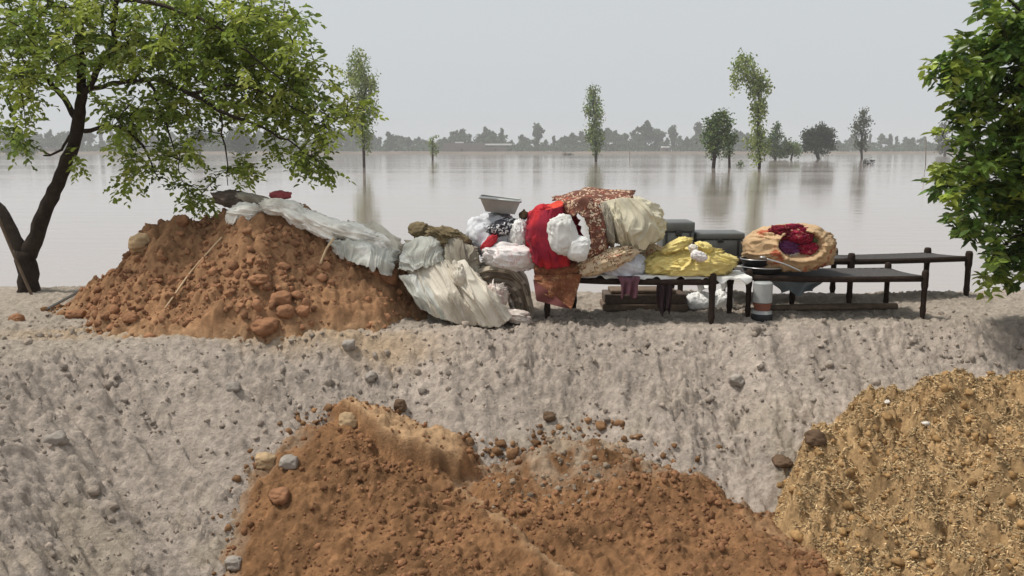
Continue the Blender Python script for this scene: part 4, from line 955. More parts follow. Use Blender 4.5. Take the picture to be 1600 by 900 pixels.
# ------------------------------------------------------------------ charpoys
def charpoy(label, fl, fr, depth, ztop, leg_r=.032, ang=None, rail_r=.023, cover=True, group=None, skip=()):
    fl, fr = np.array(fl, float), np.array(fr, float); u = (fr - fl) / np.linalg.norm(fr - fl); v = np.array([-u[1], u[0]])
    if ang is not None: v = np.array([math.cos(ang), math.sin(ang)])
    rr, rl_ = fr + v * depth, fl + v * depth; c4 = [fl, fr, rr, rl_]
    t = thing('charpoy', label, 'rope bed', (*((fl + rr) / 2), 0), group)
    for i, c in enumerate(c4):
        if i in skip: continue
        g = Geo(); z0 = float(ALL(c[0], c[1])) - .03
        prof = [(0, z0), (leg_r * .8, z0), (leg_r * .85, z0 + .06), (leg_r * 1.12, z0 + .10), (leg_r * .95, z0 + .15), (leg_r, ztop - .14), (leg_r * 1.25, ztop - .1), (leg_r * 1.28, ztop + .018), (leg_r * 1.0, ztop + .045), (0, ztop + .05)]
        lathe(g, prof, (c[0], c[1], 0), 18); g.build('leg', M['wood'] if i != 2 else M['wood'], t)
    for i in range(4):
        a, b = c4[i], c4[(i + 1) % 4]; g = Geo(); n = 12; w = np.linspace(0, 1, n)[:, None]; p = np.c_[a + (b - a) * w, np.full((n, 1), ztop - .035)]
        p[:, 2] += -.012 * np.sin(np.pi * w[:, 0]); V, F = tube(p, rail_r, 12, True, 1.25, i, .1); g.add(V, F); g.build('rail', M['wood'], t)
    nu, nv = 60, 30; s, q = np.meshgrid(np.linspace(.01, .99, nu), np.linspace(.03, .97, nv)); P = fl + (fr - fl) * s[..., None] + v * depth * q[..., None]
    z = ztop - .018 - .05 * np.sin(np.pi * s) * np.sin(np.pi * q) + .004 * np.sin(s * 140) * np.sin(q * 70); o = mesh('webbing', np.concatenate([P, z[..., None]], -1).reshape(-1, 3), grid_faces(nv, nu), M['webbing'], t); solid(o, .012)
    return t
M['webbing'] = material('rope_webbing', (.075, .07, .068), .9, .35, 60, .004, 90)
def gp(px, py): return on_level(px, py, 0.0)[:2]
def xy(px, Y): p = at(px, 480, Y); return p[:2]
ZT = .43
charpoy('dark rope bed heaped with bundles and the yellow bag', gp(855, 500), gp(1111, 506), .58, ZT, .029, math.atan2(.52, .30))
charpoy('dark rope bed under the orange bundle beside the striped barrel', gp(1168, 497), gp(1441, 499), .62, ZT, .026, math.atan2(.6, -.10))
charpoy('long rope bed at the back reaching under the broad-leaved tree', xy(1237, 9.2), xy(1508, 9.5), .45, .50, .030, math.atan2(.5, -.4))
charpoy('rope bed behind the bundles carrying the tin trunks', xy(1062, 9.25), xy(1326, 9.3), .50, .50, .030, math.atan2(.5, 0))

def pleated(name, label, cat, top, bot, m, bulge=.12, freq=5, amp=.035, seed=1, sag=.0, gather=.5, nx=130, ny=90, ragged=.02, t=.007, back=.10):
    """limp cloth hanging between an upper and a lower edge; its folds run down it and open out towards the hem"""
    T = smooth_path([at(*p) for p in top], nx); B = smooth_path([at(*p) for p in bot], nx); u, v = np.meshgrid(np.linspace(0, 1, nx), np.linspace(0, 1, ny))
    P = T[None] * (1 - v[..., None]) + B[None] * v[..., None]
    q = np.stack([u * freq, v * .9, 0 * u + seed * 1.7], -1).reshape(-1, 3); w = np.stack([gn3(q * [.35, 1, 1], seed + a) for a in (1, 2, 3)], -1); q = q + w * [1.7, .5, .3]
    f = crease(q, seed).reshape(u.shape) + .30 * crease(q * [1.9, 1.6, 1] + 5, seed + 3).reshape(u.shape) + .10 * crease(q * [3.5, 4, 1] + 9, seed + 5).reshape(u.shape)
    g = gn3(np.stack([u * 2.2, v * 2.2, 0 * u + seed], -1).reshape(-1, 3), seed + 8).reshape(u.shape)
    k = gather + (1 - gather) * v; d = amp * f * k + .05 * g + bulge * np.sin(np.pi * np.clip(v * .85 + .1, 0, 1)) * (1 - .5 * (2 * u - 1) ** 2)
    nrm = np.cross(np.gradient(P, axis=1), np.gradient(P, axis=0)); nrm /= np.linalg.norm(nrm, axis=-1, keepdims=True) + 1e-9; nrm *= np.where(nrm[..., 1:2] > 0, -1, 1)
    P = P + nrm * d[..., None]; e = np.clip(1 - np.minimum(u, 1 - u) * 9, 0, 1); P[..., 1] += back * e ** 2
    P[..., 2] += ragged * fbm2(u * 7 + seed, v * 0, 3, seed) * v ** 4; P[..., 0] += ragged * fbm2(v * 6 + seed, u * 0 + (u > .5), 3, seed + 2) * e
    P[..., 2] = np.maximum(P[..., 2], ALL(P[..., 0], P[..., 1]) + .008)
    return tag(sheet(name, P, m, None, t, 0), label, cat)
# ------------------------------------------------------------------ things on the red pile
def px_path(pts, field=None, up=0):
    out = []
    for a, b, yy in pts: out.append(at(a, b, yy))
    return np.array(out)
GND = ALL
# white sheeting over the crest
def crumpled(name, label, cat, bodies, m, amp=.28, freq=4.5):
    g = Geo()
    for px, py, Y, r, ro, sd_ in bodies:
        P, F = bag_shape(at(px, py, Y), r, knot=(1, -.15, .1 * (-1) ** sd_), rot=R(ro), amp=amp, freq=freq, pull=.15, seed=sd_, spread=1.7, n=5, lump=.2, iso=.6); g.add(P, F)
    return tag(g.build(name, m), label, cat)
crumpled('plastic_sheet', 'long white plastic sheet draped along the crest of the red soil pile', 'plastic sheet', [(392, 332, 8.80, (.20, .2, .085), -2, 3), (368, 340, 8.72, (.10, .12, .09), 60, 8), (440, 326, 8.85, (.25, .2, .095), -10, 4), (470, 342, 8.76, (.22, .16, .085), -30, 9), (505, 354, 8.80, (.28, .22, .11), -26, 5), (556, 366, 8.82, (.27, .22, .11), -16, 6), (600, 386, 8.80, (.19, .2, .115), -38, 7)], M['tarp'])
pleated('plastic_sheet', 'pale cream plastic sheet bunched behind the white one towards the rag heap', 'plastic sheet', [(540, 346, 9.0), (585, 350, 9.0), (624, 374, 8.95)], [(545, 372, 8.74), (582, 384, 8.70), (628, 404, 8.66)], M['cream'], .06, 5, .05, 25)
pleated('plastic_sheet', 'white sheet end hanging over the peak of the red pile towards the tree', 'plastic sheet', [(360, 318, 8.86), (385, 316, 8.80), (420, 322, 8.78)], [(352, 352, 8.70), (372, 362, 8.62), (402, 345, 8.66)], M['tarp'], .04, 3.5, .035, 15)
pleated('grey_sheet', 'crumpled grey green sheet on the flank of the red pile below the white one', 'sheet', [(508, 380, 8.60), (556, 376, 8.64), (622, 396, 8.58)], [(520, 396, 8.52), (560, 416, 8.42), (610, 430, 8.36)], M['greysheet'], .07, 5.5, .055, 27)
# dark rag roll and red cloth on top
def lump(name, label, cat, px, py, Y, r, m, knot, rotd=0, amp=.2, freq=3.2, pull=.2, seed=1, spread=.9, n=5, floor=None, iso=1.0, sq=.93):
    return tag(bag(name, at(px, py, Y), r, M[m], None, knot=knot, rot=R(rotd), amp=amp, freq=freq, pull=pull, seed=seed, spread=spread, n=n, floor=floor, iso=iso, sq=sq), label, cat)
lump('rag_bundle', 'dark brown rag bundle at the top of the red pile under drooping leaves', 'rag bundle', 366, 311, 8.98, (.22, .18, .085), 'darkrag', (-1, -.3, .3), -8, .25, 3, .2, 4)
lump('rag_bundle', 'pale brown rag lying across the dark one at the top of the red pile', 'rag bundle', 400, 312, 8.9, (.20, .14, .05), 'rag', (1, -.3, .1), -14, .25, 3, .2, 5, n=4)
lump('red_cloth', 'small faded red cloth poking up behind the white plastic sheet', 'cloth', 438, 305, 9.05, (.11, .09, .05), 'pink', (1, 0, .5), 0, .25, 3, .3, 6, n=4)
ELL = []
lump('rag_heap', 'broad heap of grey brown rags beside the red pile above the cream sack', 'rag heap', 686, 400, 8.72, (.34, .28, .23), 'rag', (.2, -.6, .8), -12, .26, 4, .1, 8, 1.2)
lump('rag', 'dark creased rag on the crown of the rag heap', 'rag', 700, 372, 8.62, (.22, .18, .10), 'olive', (-.3, -.8, .5), -14, .30, 4, .1, 10)
lump('olive_rag', 'olive brown rag lump on top of the grey rag heap', 'rag', 656, 359, 8.8, (.12, .12, .08), 'olive', (.5, -.4, .7), 0, .25, 3, .2, 14, n=4)
lump('olive_rag', 'dark olive rag between the rag heap and the floral white bag', 'rag', 735, 402, 8.62, (.085, .12, .12), 'darkrag', (.2, -.9, .3), 0, .22, 3, .1, 15, n=4)
lump('stuffed_sack', 'stuffed grey sack half hidden under the pleated cream sheets', 'sack', 706, 458, 8.50, (.40, .16, .15), 'rag', (-.35, -.55, .75), -33, .2, 3, .1, 9, 1.5)
pleated('cream_sheet', 'wide pleated cream sheet hanging from the rag heap down to the ground', 'plastic sheet', [(634, 420, 8.46), (668, 404, 8.44), (712, 410, 8.40)], [(668, 492, 8.24), (722, 508, 8.14), (786, 512, 8.08)], M['cream'], .10, 6.5, .050, 3)
pleated('cream_sheet', 'narrow cream sheet fold lying over the wide one towards the quilts', 'plastic sheet', [(702, 418, 8.32), (722, 408, 8.30), (742, 430, 8.30)], [(742, 506, 8.06), (772, 512, 8.03), (800, 500, 8.08)], M['cream'], .10, 4, .050, 5)
pleated('cream_sheet', 'greyer sheet end with tight folds touching the red soil', 'plastic sheet', [(624, 432, 8.44), (648, 428, 8.36), (670, 436, 8.32)], [(650, 478, 8.26), (684, 496, 8.20), (712, 506, 8.14)], M['greysheet'], .06, 5, .045, 7)
lump('cream_sack', 'upright cream sack tip standing in a point above the pleated sheets', 'sack', 718, 430, 8.20, (.07, .09, .12), 'cream', (-.15, -.1, 1), 14, .24, 3, .5, 21, 1.1)
pleated('rag', 'streaky grey cloth hanging down the front of the rag heap', 'rag', [(690, 366, 8.56), (716, 372, 8.50), (742, 388, 8.50)], [(694, 416, 8.36), (722, 432, 8.32), (752, 430, 8.36)], M['rag'], .06, 5, .045, 11)
pleated('rag', 'pale grey cloth hanging over the rag heap towards the red pile', 'rag', [(630, 388, 8.56), (658, 370, 8.54), (690, 372, 8.52)], [(622, 424, 8.40), (652, 424, 8.34), (694, 410, 8.34)], M['greysheet'], .06, 4.5, .045, 13)
# quilts folded into the gap
def quilt_fold(label, pts, half_t, y0, y1, m, seed, mb=None):
    """thick folded quilt: a padded strip swept back in depth; its front edge shows the fold"""
    p = smooth_path(np.array([[*at(a, b, y0)] for a, b in pts]), 60); r = np.random.default_rng(seed); n = len(p)
    T = np.gradient(p, axis=0); Nn = np.stack([-T[:, 2], np.zeros(n), T[:, 0]], -1); Nn /= np.linalg.norm(Nn, axis=1)[:, None]
    k = 14; ph = np.linspace(0, 2 * np.pi, k, endpoint=False); prof = []
    m_ = 26; ys = np.linspace(0, 1, m_); V = []
    # closed loop round the strip's edge at each depth slice
    loop = np.concatenate([p + Nn * half_t, (p - Nn * half_t)[::-1]]); L = len(loop); cen = np.concatenate([p, p[::-1]])
    for j, yy in enumerate(ys):
        e = min(1, math.sqrt(max(0, 1 - max(0, 1 - yy / .10) ** 2)) + .05)
        q = cen + (loop - cen) * e
        off = .018 * vn2(np.arange(L) * .13 + seed, np.full(L, yy * 5.), seed); q = q + (loop - cen) * (off[:, None] / half_t) * .5
        q[:, 1] = y0 + (y1 - y0) * yy + .03 * vn2(cen[:, 0] * 9 + seed, cen[:, 2] * 9, seed); q[:, 2] = np.maximum(q[:, 2], .005)
        V.append(q)
    V = np.concatenate(V); F = [grid_faces(m_, L, True)]
    i = np.arange(n - 1); F.append(np.stack([i, i + 1, L - 2 - i, L - 1 - i], -1))
    return tag(mesh('folded_quilt', V, F, m), label, 'quilt')
M['quilt1'] = material('beige_quilt', (.40, .345, .27), .9, .2, 10, .003, 60); M['quilt2'] = material('brown_quilt', (.26, .21, .16), .9, .2, 10, .003, 60); M['quilt3'] = material('pale_quilt', (.62, .55, .49), .9, .15, 10, .003, 60, c2=(.5, .38, .34), c2scale=9, c2lo=.5, c2hi=.6)
qd = ['pale beige quilt topmost under the floral bag, drooping towards the charpoy leg', 'brown quilt second from the top of the folded stack', 'beige quilt third from the top of the folded stack', 'darker brown quilt fourth from the top of the folded stack', 'innermost beige quilt at the heart of the folded stack']
for k in range(5):
    o_ = k * 8.6
    quilt_fold(qd[k], [(738 + o_ * .9, 428 + o_), (768 + o_ * .4, 421 + o_), (800 - o_ * .2, 425 + o_ * 1.05), (821 - o_ * .55, 446 + o_), (831 - o_ * .75, 497)], .029, 8.38 + .012 * (k % 3), 9.0, M[['quilt1', 'quilt2', 'quilt1', 'quilt2', 'quilt3'][k]], k + 1)
lump('ruffled_quilt', 'pale ruffled quilt crumpled in waves between cream sack and folded quilts', 'quilt', 768, 468, 8.35, (.14, .16, .19), 'quilt3', (-.5, -.5, .7), -34, .26, 4, .05, 30, 1.6)
lump('ruffled_quilt', 'end of a pale quilt spilling on the ground beside the charpoy leg', 'quilt', 806, 494, 8.27, (.17, .12, .065), 'quilt3', (.9, -.3, .2), -12, .3, 4, .1, 32, 1.3)
# ------------------------------------------------------------------ bundles left of the charpoy
lump('white_bundle', 'round grey white cloth bundle under the tin tray', 'bundle', 774, 366, 8.8, (.28, .26, .225), 'greybag', (.4, -.5, .8), 0, .2, 3, .1, 21, 1.2, sq=.85)
M['bwprint'] = floral('black_white_print', [(.04, .04, .05), (.6, .6, .6), (.05, .05, .06), (.7, .7, .7), (.04, .04, .05)], 24)
lump('black_print_cloth', 'black and white printed cloth tucked in front of the grey white bundle', 'cloth', 787, 355, 8.60, (.17, .14, .085), 'bwprint', (1, -.5, .3), 14, .24, 3, .1, 22, n=4)
lump('white_cloth', 'white cloth squeezed between black print cloth and red quilt', 'cloth', 810, 366, 8.55, (.10, .13, .15), 'white', (-.3, -.6, .6), 0, .2, 3, .1, 23)
lump('floral_bag', 'pale floral bag resting on the folded quilts', 'bag', 797, 400, 8.54, (.27, .24, .145), 'florw', (-1, -.4, .3), -6, .18, 3, .1, 24, 1.1, sq=.78)
lump('red_cloth', 'small red cloth patch tucked above the pale floral bag', 'cloth', 764, 380, 8.47, (.10, .05, .045), 'redsmall', (1, -.4, .2), 48, .34, 3, .1, 25, n=4, sq=.7)
# tin tray on the bundle
tt = thing('tin_tray', 'grey tin tray tilted on top of the grey white bundle', 'tray', at(781, 328, 8.75))
cx, cy, cz = at(782, 331, 8.75); g = Geo()
W0, W1, Dp, Ht = .14, .19, .22, .125
ring = lambda w, d, z: np.array([[cx - w, cy - d, z], [cx + w, cy - d, z], [cx + w, cy + d, z], [cx - w, cy + d, z]])
tlt = lambda V: np.c_[V[:, 0], V[:, 1], V[:, 2] - .10 * (V[:, 0] - cx)]
V = np.concatenate([ring(W0, Dp * .75, cz), ring(W1, Dp, cz + Ht), ring(W1 - .012, Dp - .012, cz + Ht), ring(W0 - .01, Dp * .72, cz + .012)])
q = []
for a in (0, 4, 8):
    for i in range(4): q.append([a + i, a + (i + 1) % 4, a + 4 + (i + 1) % 4, a + 4 + i])
q += [[3, 2, 1, 0], [12, 13, 14, 15]]
g.add(tlt(V), np.array(q)); g.build('pan', M['tin'], tt, False)
g = Geo(); rp = tlt(ring(W1 + .006, Dp + .006, cz + Ht + .004)); V, F = tube(np.concatenate([rp, rp[:1], rp[1:2]]), .011, 8, False); g.add(V, F); g.build('rim', M['tin'], tt)
lump('rag', 'small tuft of dry cloth wedged beside the tin tray', 'rag', 818, 336, 8.7, (.045, .06, .05), 'olive', (0, 0, 1), 0, .3, 3, .3, 26, n=4)

# ------------------------------------------------------------------ bundles heaped on the first charpoy
M['redlit'] = material('red_lit_top', (.60, .06, .035), .85, .2, 8, .003, 60)  # light on the red quilt's top, put into the colour as orange red
lump('red_quilt', 'big bright red quilt folded on the charpoy beside the white pillows', 'quilt', 866, 366, 8.58, (.265, .30, .305), 'red', (.8, -.6, .3), 4, .15, 2.6, .05, 31, 1.3, 6, sq=.62)
pleated('red_quilt', 'crimson quilt face hanging flat in front of the bright red quilt', 'quilt', [(824, 348, 8.34), (845, 330, 8.30), (882, 322, 8.28)], [(834, 412, 8.30), (860, 420, 8.26), (892, 414, 8.26)], M['red'], .09, 2.4, .040, 17, t=.02)
lump('red_quilt_lit_top', 'lit top of the red quilt, its brightness painted as an orange red fold', 'cloth', 866, 330, 8.46, (.23, .15, .075), 'redlit', (1, -.2, .2), 24, .16, 3, .1, 32)
lump('white_pillow', 'white pillow bulging out against the red quilt', 'pillow', 880, 366, 8.20, (.145, .12, .20), 'white', (.5, -.2, .8), 16, .13, 3, .1, 33, sq=.75)
lump('white_pillow', 'smaller white pillow tucked under the floral quilt', 'pillow', 904, 388, 8.18, (.105, .11, .125), 'white', (.6, -.3, .6), -12, .11, 3, .1, 34, sq=.75)
lump('quilt_core', 'folded dark quilt edge showing inside the floral quilt curl', 'quilt', 932, 362, 8.42, (.07, .12, .22), 'brownprint', (-.4, -.3, 1), 10, .2, 3, .1, 38, 1.4)
pleated('floral_quilt', 'brown floral quilt curling over the top of the white pillows and down beside them', 'quilt', [(874, 316, 8.42), (918, 310, 8.40), (946, 340, 8.38), (950, 374, 8.38), (944, 410, 8.36)], [(884, 334, 8.24), (906, 336, 8.20), (920, 356, 8.20), (922, 380, 8.20), (916, 404, 8.20)], M['flor1'], .07, 6, .032, 39, t=.015, nx=160, ny=60)
lump('cream_bundle', 'large cream cloth bundle behind the fanned cream cloth on top of the charpoy heap', 'bundle', 984, 346, 8.64, (.35, .32, .235), 'cream2', (-.85, -.5, .3), -6, .18, 3.6, .05, 35, 1.7, 6, sq=.82)
pleated('cream_cloth', 'cream cloth with fanned folds wrapped over the front of the large cream bundle', 'cloth', [(938, 316, 8.42), (968, 309, 8.38), (1006, 312, 8.42)], [(972, 384, 8.36), (1004, 391, 8.34), (1036, 366, 8.44)], M['cream2'], .11, 4.2, .042, 43)
lump('striped_cloth', 'narrow grey cloth fold between floral quilt and cream bundle', 'cloth', 950, 352, 8.34, (.055, .12, .21), 'rag', (-.3, -.3, 1), 12, .3, 3, .1, 46, 1.4)
lump('striped_cloth', 'pale cloth fold pressed against the cream bundle', 'cloth', 966, 350, 8.36, (.055, .12, .20), 'cream2', (-.4, -.3, 1), 14, .3, 3, .1, 47, 1.4)
pleated('floral_cloth', 'dark floral cloth lying along the very top of the heap', 'cloth', [(864, 310, 8.85), (920, 299, 8.85), (994, 302, 8.85)], [(872, 322, 8.48), (930, 324, 8.40), (990, 316, 8.50)], M['flor1'], .06, 6, .03, 41, t=.012)
lump('floral_cloth', 'pale floral quilt slanting under the cream bundle', 'quilt', 948, 406, 8.32, (.31, .16, .105), 'flor2', (1, -.3, .2), 18, .24, 3.5, .1, 49, 1.2)
lump('blue_white_sack', 'pale bluish sack under the floral roll beside the yellow bag', 'sack', 972, 413, 8.52, (.25, .24, .155), 'blue', (.3, -.4, .9), 0, .16, 4, .1, 36, 1.3, floor=ZT + .012)
lump('printed_cloth', 'brown printed cloth squeezed behind the pale bluish sack', 'cloth', 1020, 394, 8.75, (.14, .14, .09), 'flor2', (1, 0, .2), -14, .2, 3, .1, 37)
t = roll('folded_rug', px_path([(836, 426, 8.42), (870, 420, 8.34), (906, 420, 8.34)]), .085, M['brownprint'], None, 9, .9, .2); tag(t, 'brown printed rug folded under the red quilt on the charpoy edge', 'rug')
# brown printed cloth hanging off the corner
nx, ny = 44, 36; a0, a1 = at(834, 430, 8.28), at(910, 428, 8.24); b0, b1 = at(836, 452, 8.20), at(893, 483, 8.18)
sx, sy = np.meshgrid(np.linspace(0, 1, nx), np.linspace(0, 1, ny)); P = (a0 * (1 - sx[..., None]) + a1 * sx[..., None]) * (1 - sy[..., None]) + (b0 * (1 - sx[..., None]) + b1 * sx[..., None]) * sy[..., None]
P[..., 1] += .035 * np.sin(sx * 9 + sy * 2) * sy + .015 * fbm2(sx * 4, sy * 4, 3, 5)
o = sheet('hanging_cloth', P, M['brownprint'], None, .010, 1); tag(o, 'brown printed cloth hanging in a point off the charpoy corner', 'cloth')
c0, c1, c2 = at(833, 436, 8.22), at(838, 470, 8.17), at(893, 483, 8.16); sx, sy = np.meshgrid(np.linspace(0, 1, 30), np.linspace(0, 1, 24)); dgl = c0 + (c2 - c0) * sx[..., None]; low = c0 * (1 - np.minimum(1, sx * 2.4))[..., None] + c1 * np.minimum(1, sx * 2.4)[..., None]
low = np.where((sx * 2.4 > 1)[..., None], c1 + (c2 - c1) * ((sx - .4167) / .5833)[..., None], low); P = dgl * (1 - sy[..., None]) + low * sy[..., None]; P[..., 1] += .012 * np.sin(sx * 14) - .012
o2 = sheet('lining', P, M['brownback'], o, .006, 1); tag(o2, 'plain maroon underside of the hanging cloth')
# white bed sheet on the charpoy
nx, ny = 150, 40; fl, fr = gp(905, 500), gp(1111, 506); fl, fr = fl + [0, -.03], fr + np.array([.36, -.03]); vv = np.array([.30, .52]) / .6
sx, sy = np.meshgrid(np.linspace(0, 1, nx), np.linspace(-.12, .9, ny)); hang = np.clip(-sy / .12, 0, 1)
base = fl + (fr - fl) * sx[..., None] + np.array([0, 1]) * (np.maximum(sy, 0) * .5)[..., None] - np.array([0, 1]) * (.012 * hang)[..., None]
z = ZT + .012 - (.030 + .022 * np.sin(sx * 40) + .012 * np.sin(sx * 93)) * hang + .006 * fbm2(sx * 20, sy * 6, 3, 3)
P = np.concatenate([base, z[..., None]], -1); P[..., 1] -= .012 * np.sin(sx * 55) * hang
tag(sheet('bed_sheet', P, M['white'], None, .006, 0), 'white bed sheet with a scalloped edge over the charpoy under the bags', 'bed sheet')
# yellow bag
yb = thing('yellow_bag', 'bright yellow cloth bag tied with a knot on the charpoy', 'bag', at(1078, 434, 8.45)); c = at(1078, 411, 8.52); kn = at(1082, 388, 8.44)
bag('sack', c, (.45, .30, .165), M['yellow'], yb, knot=(.05, -.5, .8), pull=.10, spread=1.2, amp=.20, freq=4, seed=41, n=6, floor=ZT + .018)
bag('gathered_neck', at(1058, 383, 8.42), (.16, .10, .055), M['yellow'], yb, knot=(1, -.2, -.3), rot=R(24), amp=.32, freq=3.5, pull=.1, seed=42, spread=1.4)
bag('gathered_neck', at(1100, 386, 8.40), (.09, .08, .05), M['yellow'], yb, knot=(-1, -.2, -.2), rot=R(-20), amp=.32, freq=3.5, pull=.1, seed=44, spread=1.4, n=4)
bag('knot', at(1083, 388, 8.30), (.045, .05, .04), M['cream'], yb, knot=(0, -1, 0), amp=.3, pull=0, seed=45, n=4)
lump('white_cloth', 'small white cloth peeping out below the knot of the yellow bag', 'cloth', 1092, 400, 8.22, (.08, .05, .05), 'florw', (0, -1, .2), -20, .3, 3, .1, 43, n=4)

# ------------------------------------------------------------------ second charpoy: orange bundle with open mouth
ob = thing('orange_bundle', 'big round orange cloth bundle with an open mouth on the charpoy', 'bundle', at(1236, 430, 8.8)); oc = np.array(at(1235, 388, 8.8)); orr = np.array([.47, .36, .255])
P, F = bag_shape(oc, orr, knot=(.05, -1, .2), pull=0, amp=.09, freq=4, seed=51, n=6, floor=ZT + .01, lump=.05, spread=1.2)
d = P - oc; e = np.sqrt(((d[:, 0] - .02) / .215) ** 2 + ((d[:, 2] - .055) / .135) ** 2); front = d[:, 1] < 0
ang = np.arctan2((d[:, 2] - .055) / .135, (d[:, 0] - .02) / .215)
P[:, 1] += np.where(front, .20 * np.clip(1 - e ** 2, 0, 1) ** .5 - .035 * np.exp(-((e - 1.12) / .13) ** 2), 0)
P[:, 2] += np.where(front, .004 * np.sin(ang * 11 + 3 * e) * np.exp(-((e - 1.3) / .45) ** 2), 0); P[:, 1] += np.where(front, .008 * np.sin(ang * 13 + 2) * np.exp(-((e - 1.35) / .4) ** 2), 0)
o = mesh('wrapping', P, F, M['orange'], ob)
M['green'] = material('green_cloth', (.13, .18, .09), .9, .3, 20); M['purple'] = material('purple_cloth', (.12, .03, .10), .9, .3, 14); M['crimson'] = floral('crimson_print', [(.27, .015, .04), (.40, .04, .08), (.16, .01, .025), (.5, .2, .16), (.10, .03, .06)], 34); M['darkred'] = floral('dark_red_print', [(.13, .01, .02), (.24, .02, .03), (.08, .01, .02), (.35, .12, .08)], 34)
for k, (px, py, rr, mm, lb) in enumerate([(1222, 364, (.13, .11, .08), 'darkred', 'dark red cloth at the top of the open orange bundle'), (1246, 368, (.15, .11, .085), 'crimson', 'crimson cloth in the middle of the open orange bundle'), (1262, 388, (.12, .11, .075), 'crimson', 'crimson cloth low towards the rim of the open orange bundle'),
                                         (1228, 386, (.14, .11, .07), 'purple', 'purple cloth across the open orange bundle'), (1252, 380, (.035, .05, .04), 'green', 'green printed scrap beside the crimson cloth in the orange bundle'), (1272, 376, (.035, .05, .04), 'green', 'second green scrap at the rim of the orange bundle'),
                                         (1218, 378, (.05, .06, .04), 'flor1', 'floral scrap at the dark side of the orange bundle mouth'), (1238, 397, (.075, .07, .03), 'white', 'pale fold of cloth at the bottom of the orange bundle mouth'), (1240, 354, (.10, .06, .028), 'crimson', 'crimson cloth spilling over the top rim of the orange bundle')]):
    t = bag('clothing', at(px, py, 8.665 if k != 8 else 8.66), rr, M[mm], None, knot=(.9, -.5, .3), pull=.1, amp=.42, seed=60 + k, n=5); tag(t, lb, 'clothing')
# sooty pans
def pan(px, py, Y, r, h, label, tilt=0):
    c = at(px, py, Y); t = thing('cooking_pan', label, 'pan', c); g = Geo()
    lathe(g, [(0, 0), (r * .7, 0), (r * .92, h * .35), (r, h), (r * 1.06, h + .004), (r * .97, h), (r * .88, h * .4), (r * .66, .012), (0, .012)], (c[0], c[1], c[2]), 40); g.build('bowl', M['pan'], t)
    g = Geo(); a = np.linspace(0, 6.2832, 41); V, F = tube(np.stack([c[0] + r * 1.05 * np.cos(a), c[1] + r * 1.05 * np.sin(a), np.full(41, c[2] + h)], -1), .006, 6, False); g.add(V, F); g.build('rim', M['panrim'], t); return t
pan(1192, 427, 8.72, .20, .07, 'wide sooty iron pan lowest beside the orange bundle'); pan(1182, 415, 8.74, .15, .07, 'smaller blackened pan stacked on the wide sooty pan')
t = thing('ladle', 'thin grey metal ladle leaning across the sooty pans', 'ladle', at(1200, 410, 8.5)); g = Geo(); V, F = tube(smooth_path(px_path([(1196, 404, 8.5), (1225, 412, 8.44), (1252, 424, 8.40)]), 12), .008, 8); g.add(V, F); g.build('handle', M['panrim'], t)
g = Geo(); V0, FF, _, _ = ico(3); g.add(V0 * [.035, .03, .014] + at(1192, 402, 8.5), FF); g.build('bowl', M['panrim'], t)

# ------------------------------------------------------------------ tin trunks on the rear charpoy
def trunk_box(px0, px1, ytop, Y, depth, label, zb=.505):
    a, b = at(px0, ytop, Y), at(px1, ytop, Y); h = a[2] - zb; t = thing('metal_chest', label, 'trunk', ((a[0] + b[0]) / 2, Y, zb))
    g = Geo(); box(g, (a[0], Y, zb), (b[0], Y + depth, zb + h * .70), .012); g.build('body', M['metal'], t)
    g = Geo(); box(g, (a[0] - .008, Y - .008, zb + h * .715), (b[0] + .008, Y + depth + .008, zb + h), .016); g.build('lid', M['metal'], t)
    g = Geo(); w = (a[0] + b[0]) / 2; box(g, (w - .03, Y - .024, zb + h * .6), (w + .03, Y - .010, zb + h * .78), .004); g.build('hasp', M['pan'], t)
    g = Geo()
    for f in (.12, .88):
        x = a[0] + (b[0] - a[0]) * f; box(g, (x - .012, Y - .006, zb + .01), (x + .012, Y - .0015, zb + h * .69), .001)
    g.build('strap', M['pan'], t); return t
trunk_box(1036, 1085, 347, 9.35, .40, 'upright grey tin trunk behind the yellow bag, taller one'); trunk_box(1089, 1163, 364, 9.38, .40, 'long low dark tin trunk behind the yellow bag')

# ------------------------------------------------------------------ under and around the charpoys
c = np.array([*gp(1190, 499), 0]); c[2] = float(ALL(c[0], c[1])) - .01; wb = thing('water_barrel', 'small striped insulated water barrel with white, red and black bands', 'water barrel', c)
M['barrel'] = material('barrel_white', (.38, .395, .39), .4, .1, 10); M['barrelred'] = material('barrel_red', (.21, .075, .045), .6, .2, 10); M['barrelblack'] = material('barrel_black', (.018, .018, .02), .5, .2, 10)
g = Geo(); lathe(g, [(0, 0), (.098, 0), (.102, .01), (.100, .07), (.095, .075)], c, 40); g.build('base', M['barrelblack'], wb)
g = Geo(); lathe(g, [(.095, .076), (.090, .080), (.089, .105), (.083, .108)], c, 40); g.build('foot_band', M['barrel'], wb)
g = Geo(); lathe(g, [(.083, .109), (.070, .112), (.086, .165), (.088, .178), (.082, .180)], c, 40); g.build('red_band', M['barrelred'], wb)
pr = [(.082, .181)]
for k in range(9): z = .184 + k * .021; pr += [(.090, z), (.0925, z + .010), (.090, z + .019)]
pr += [(.080, .38), (0, .382)]
g = Geo(); lathe(g, pr, c, 40); g.build('body', M['barrel'], wb)
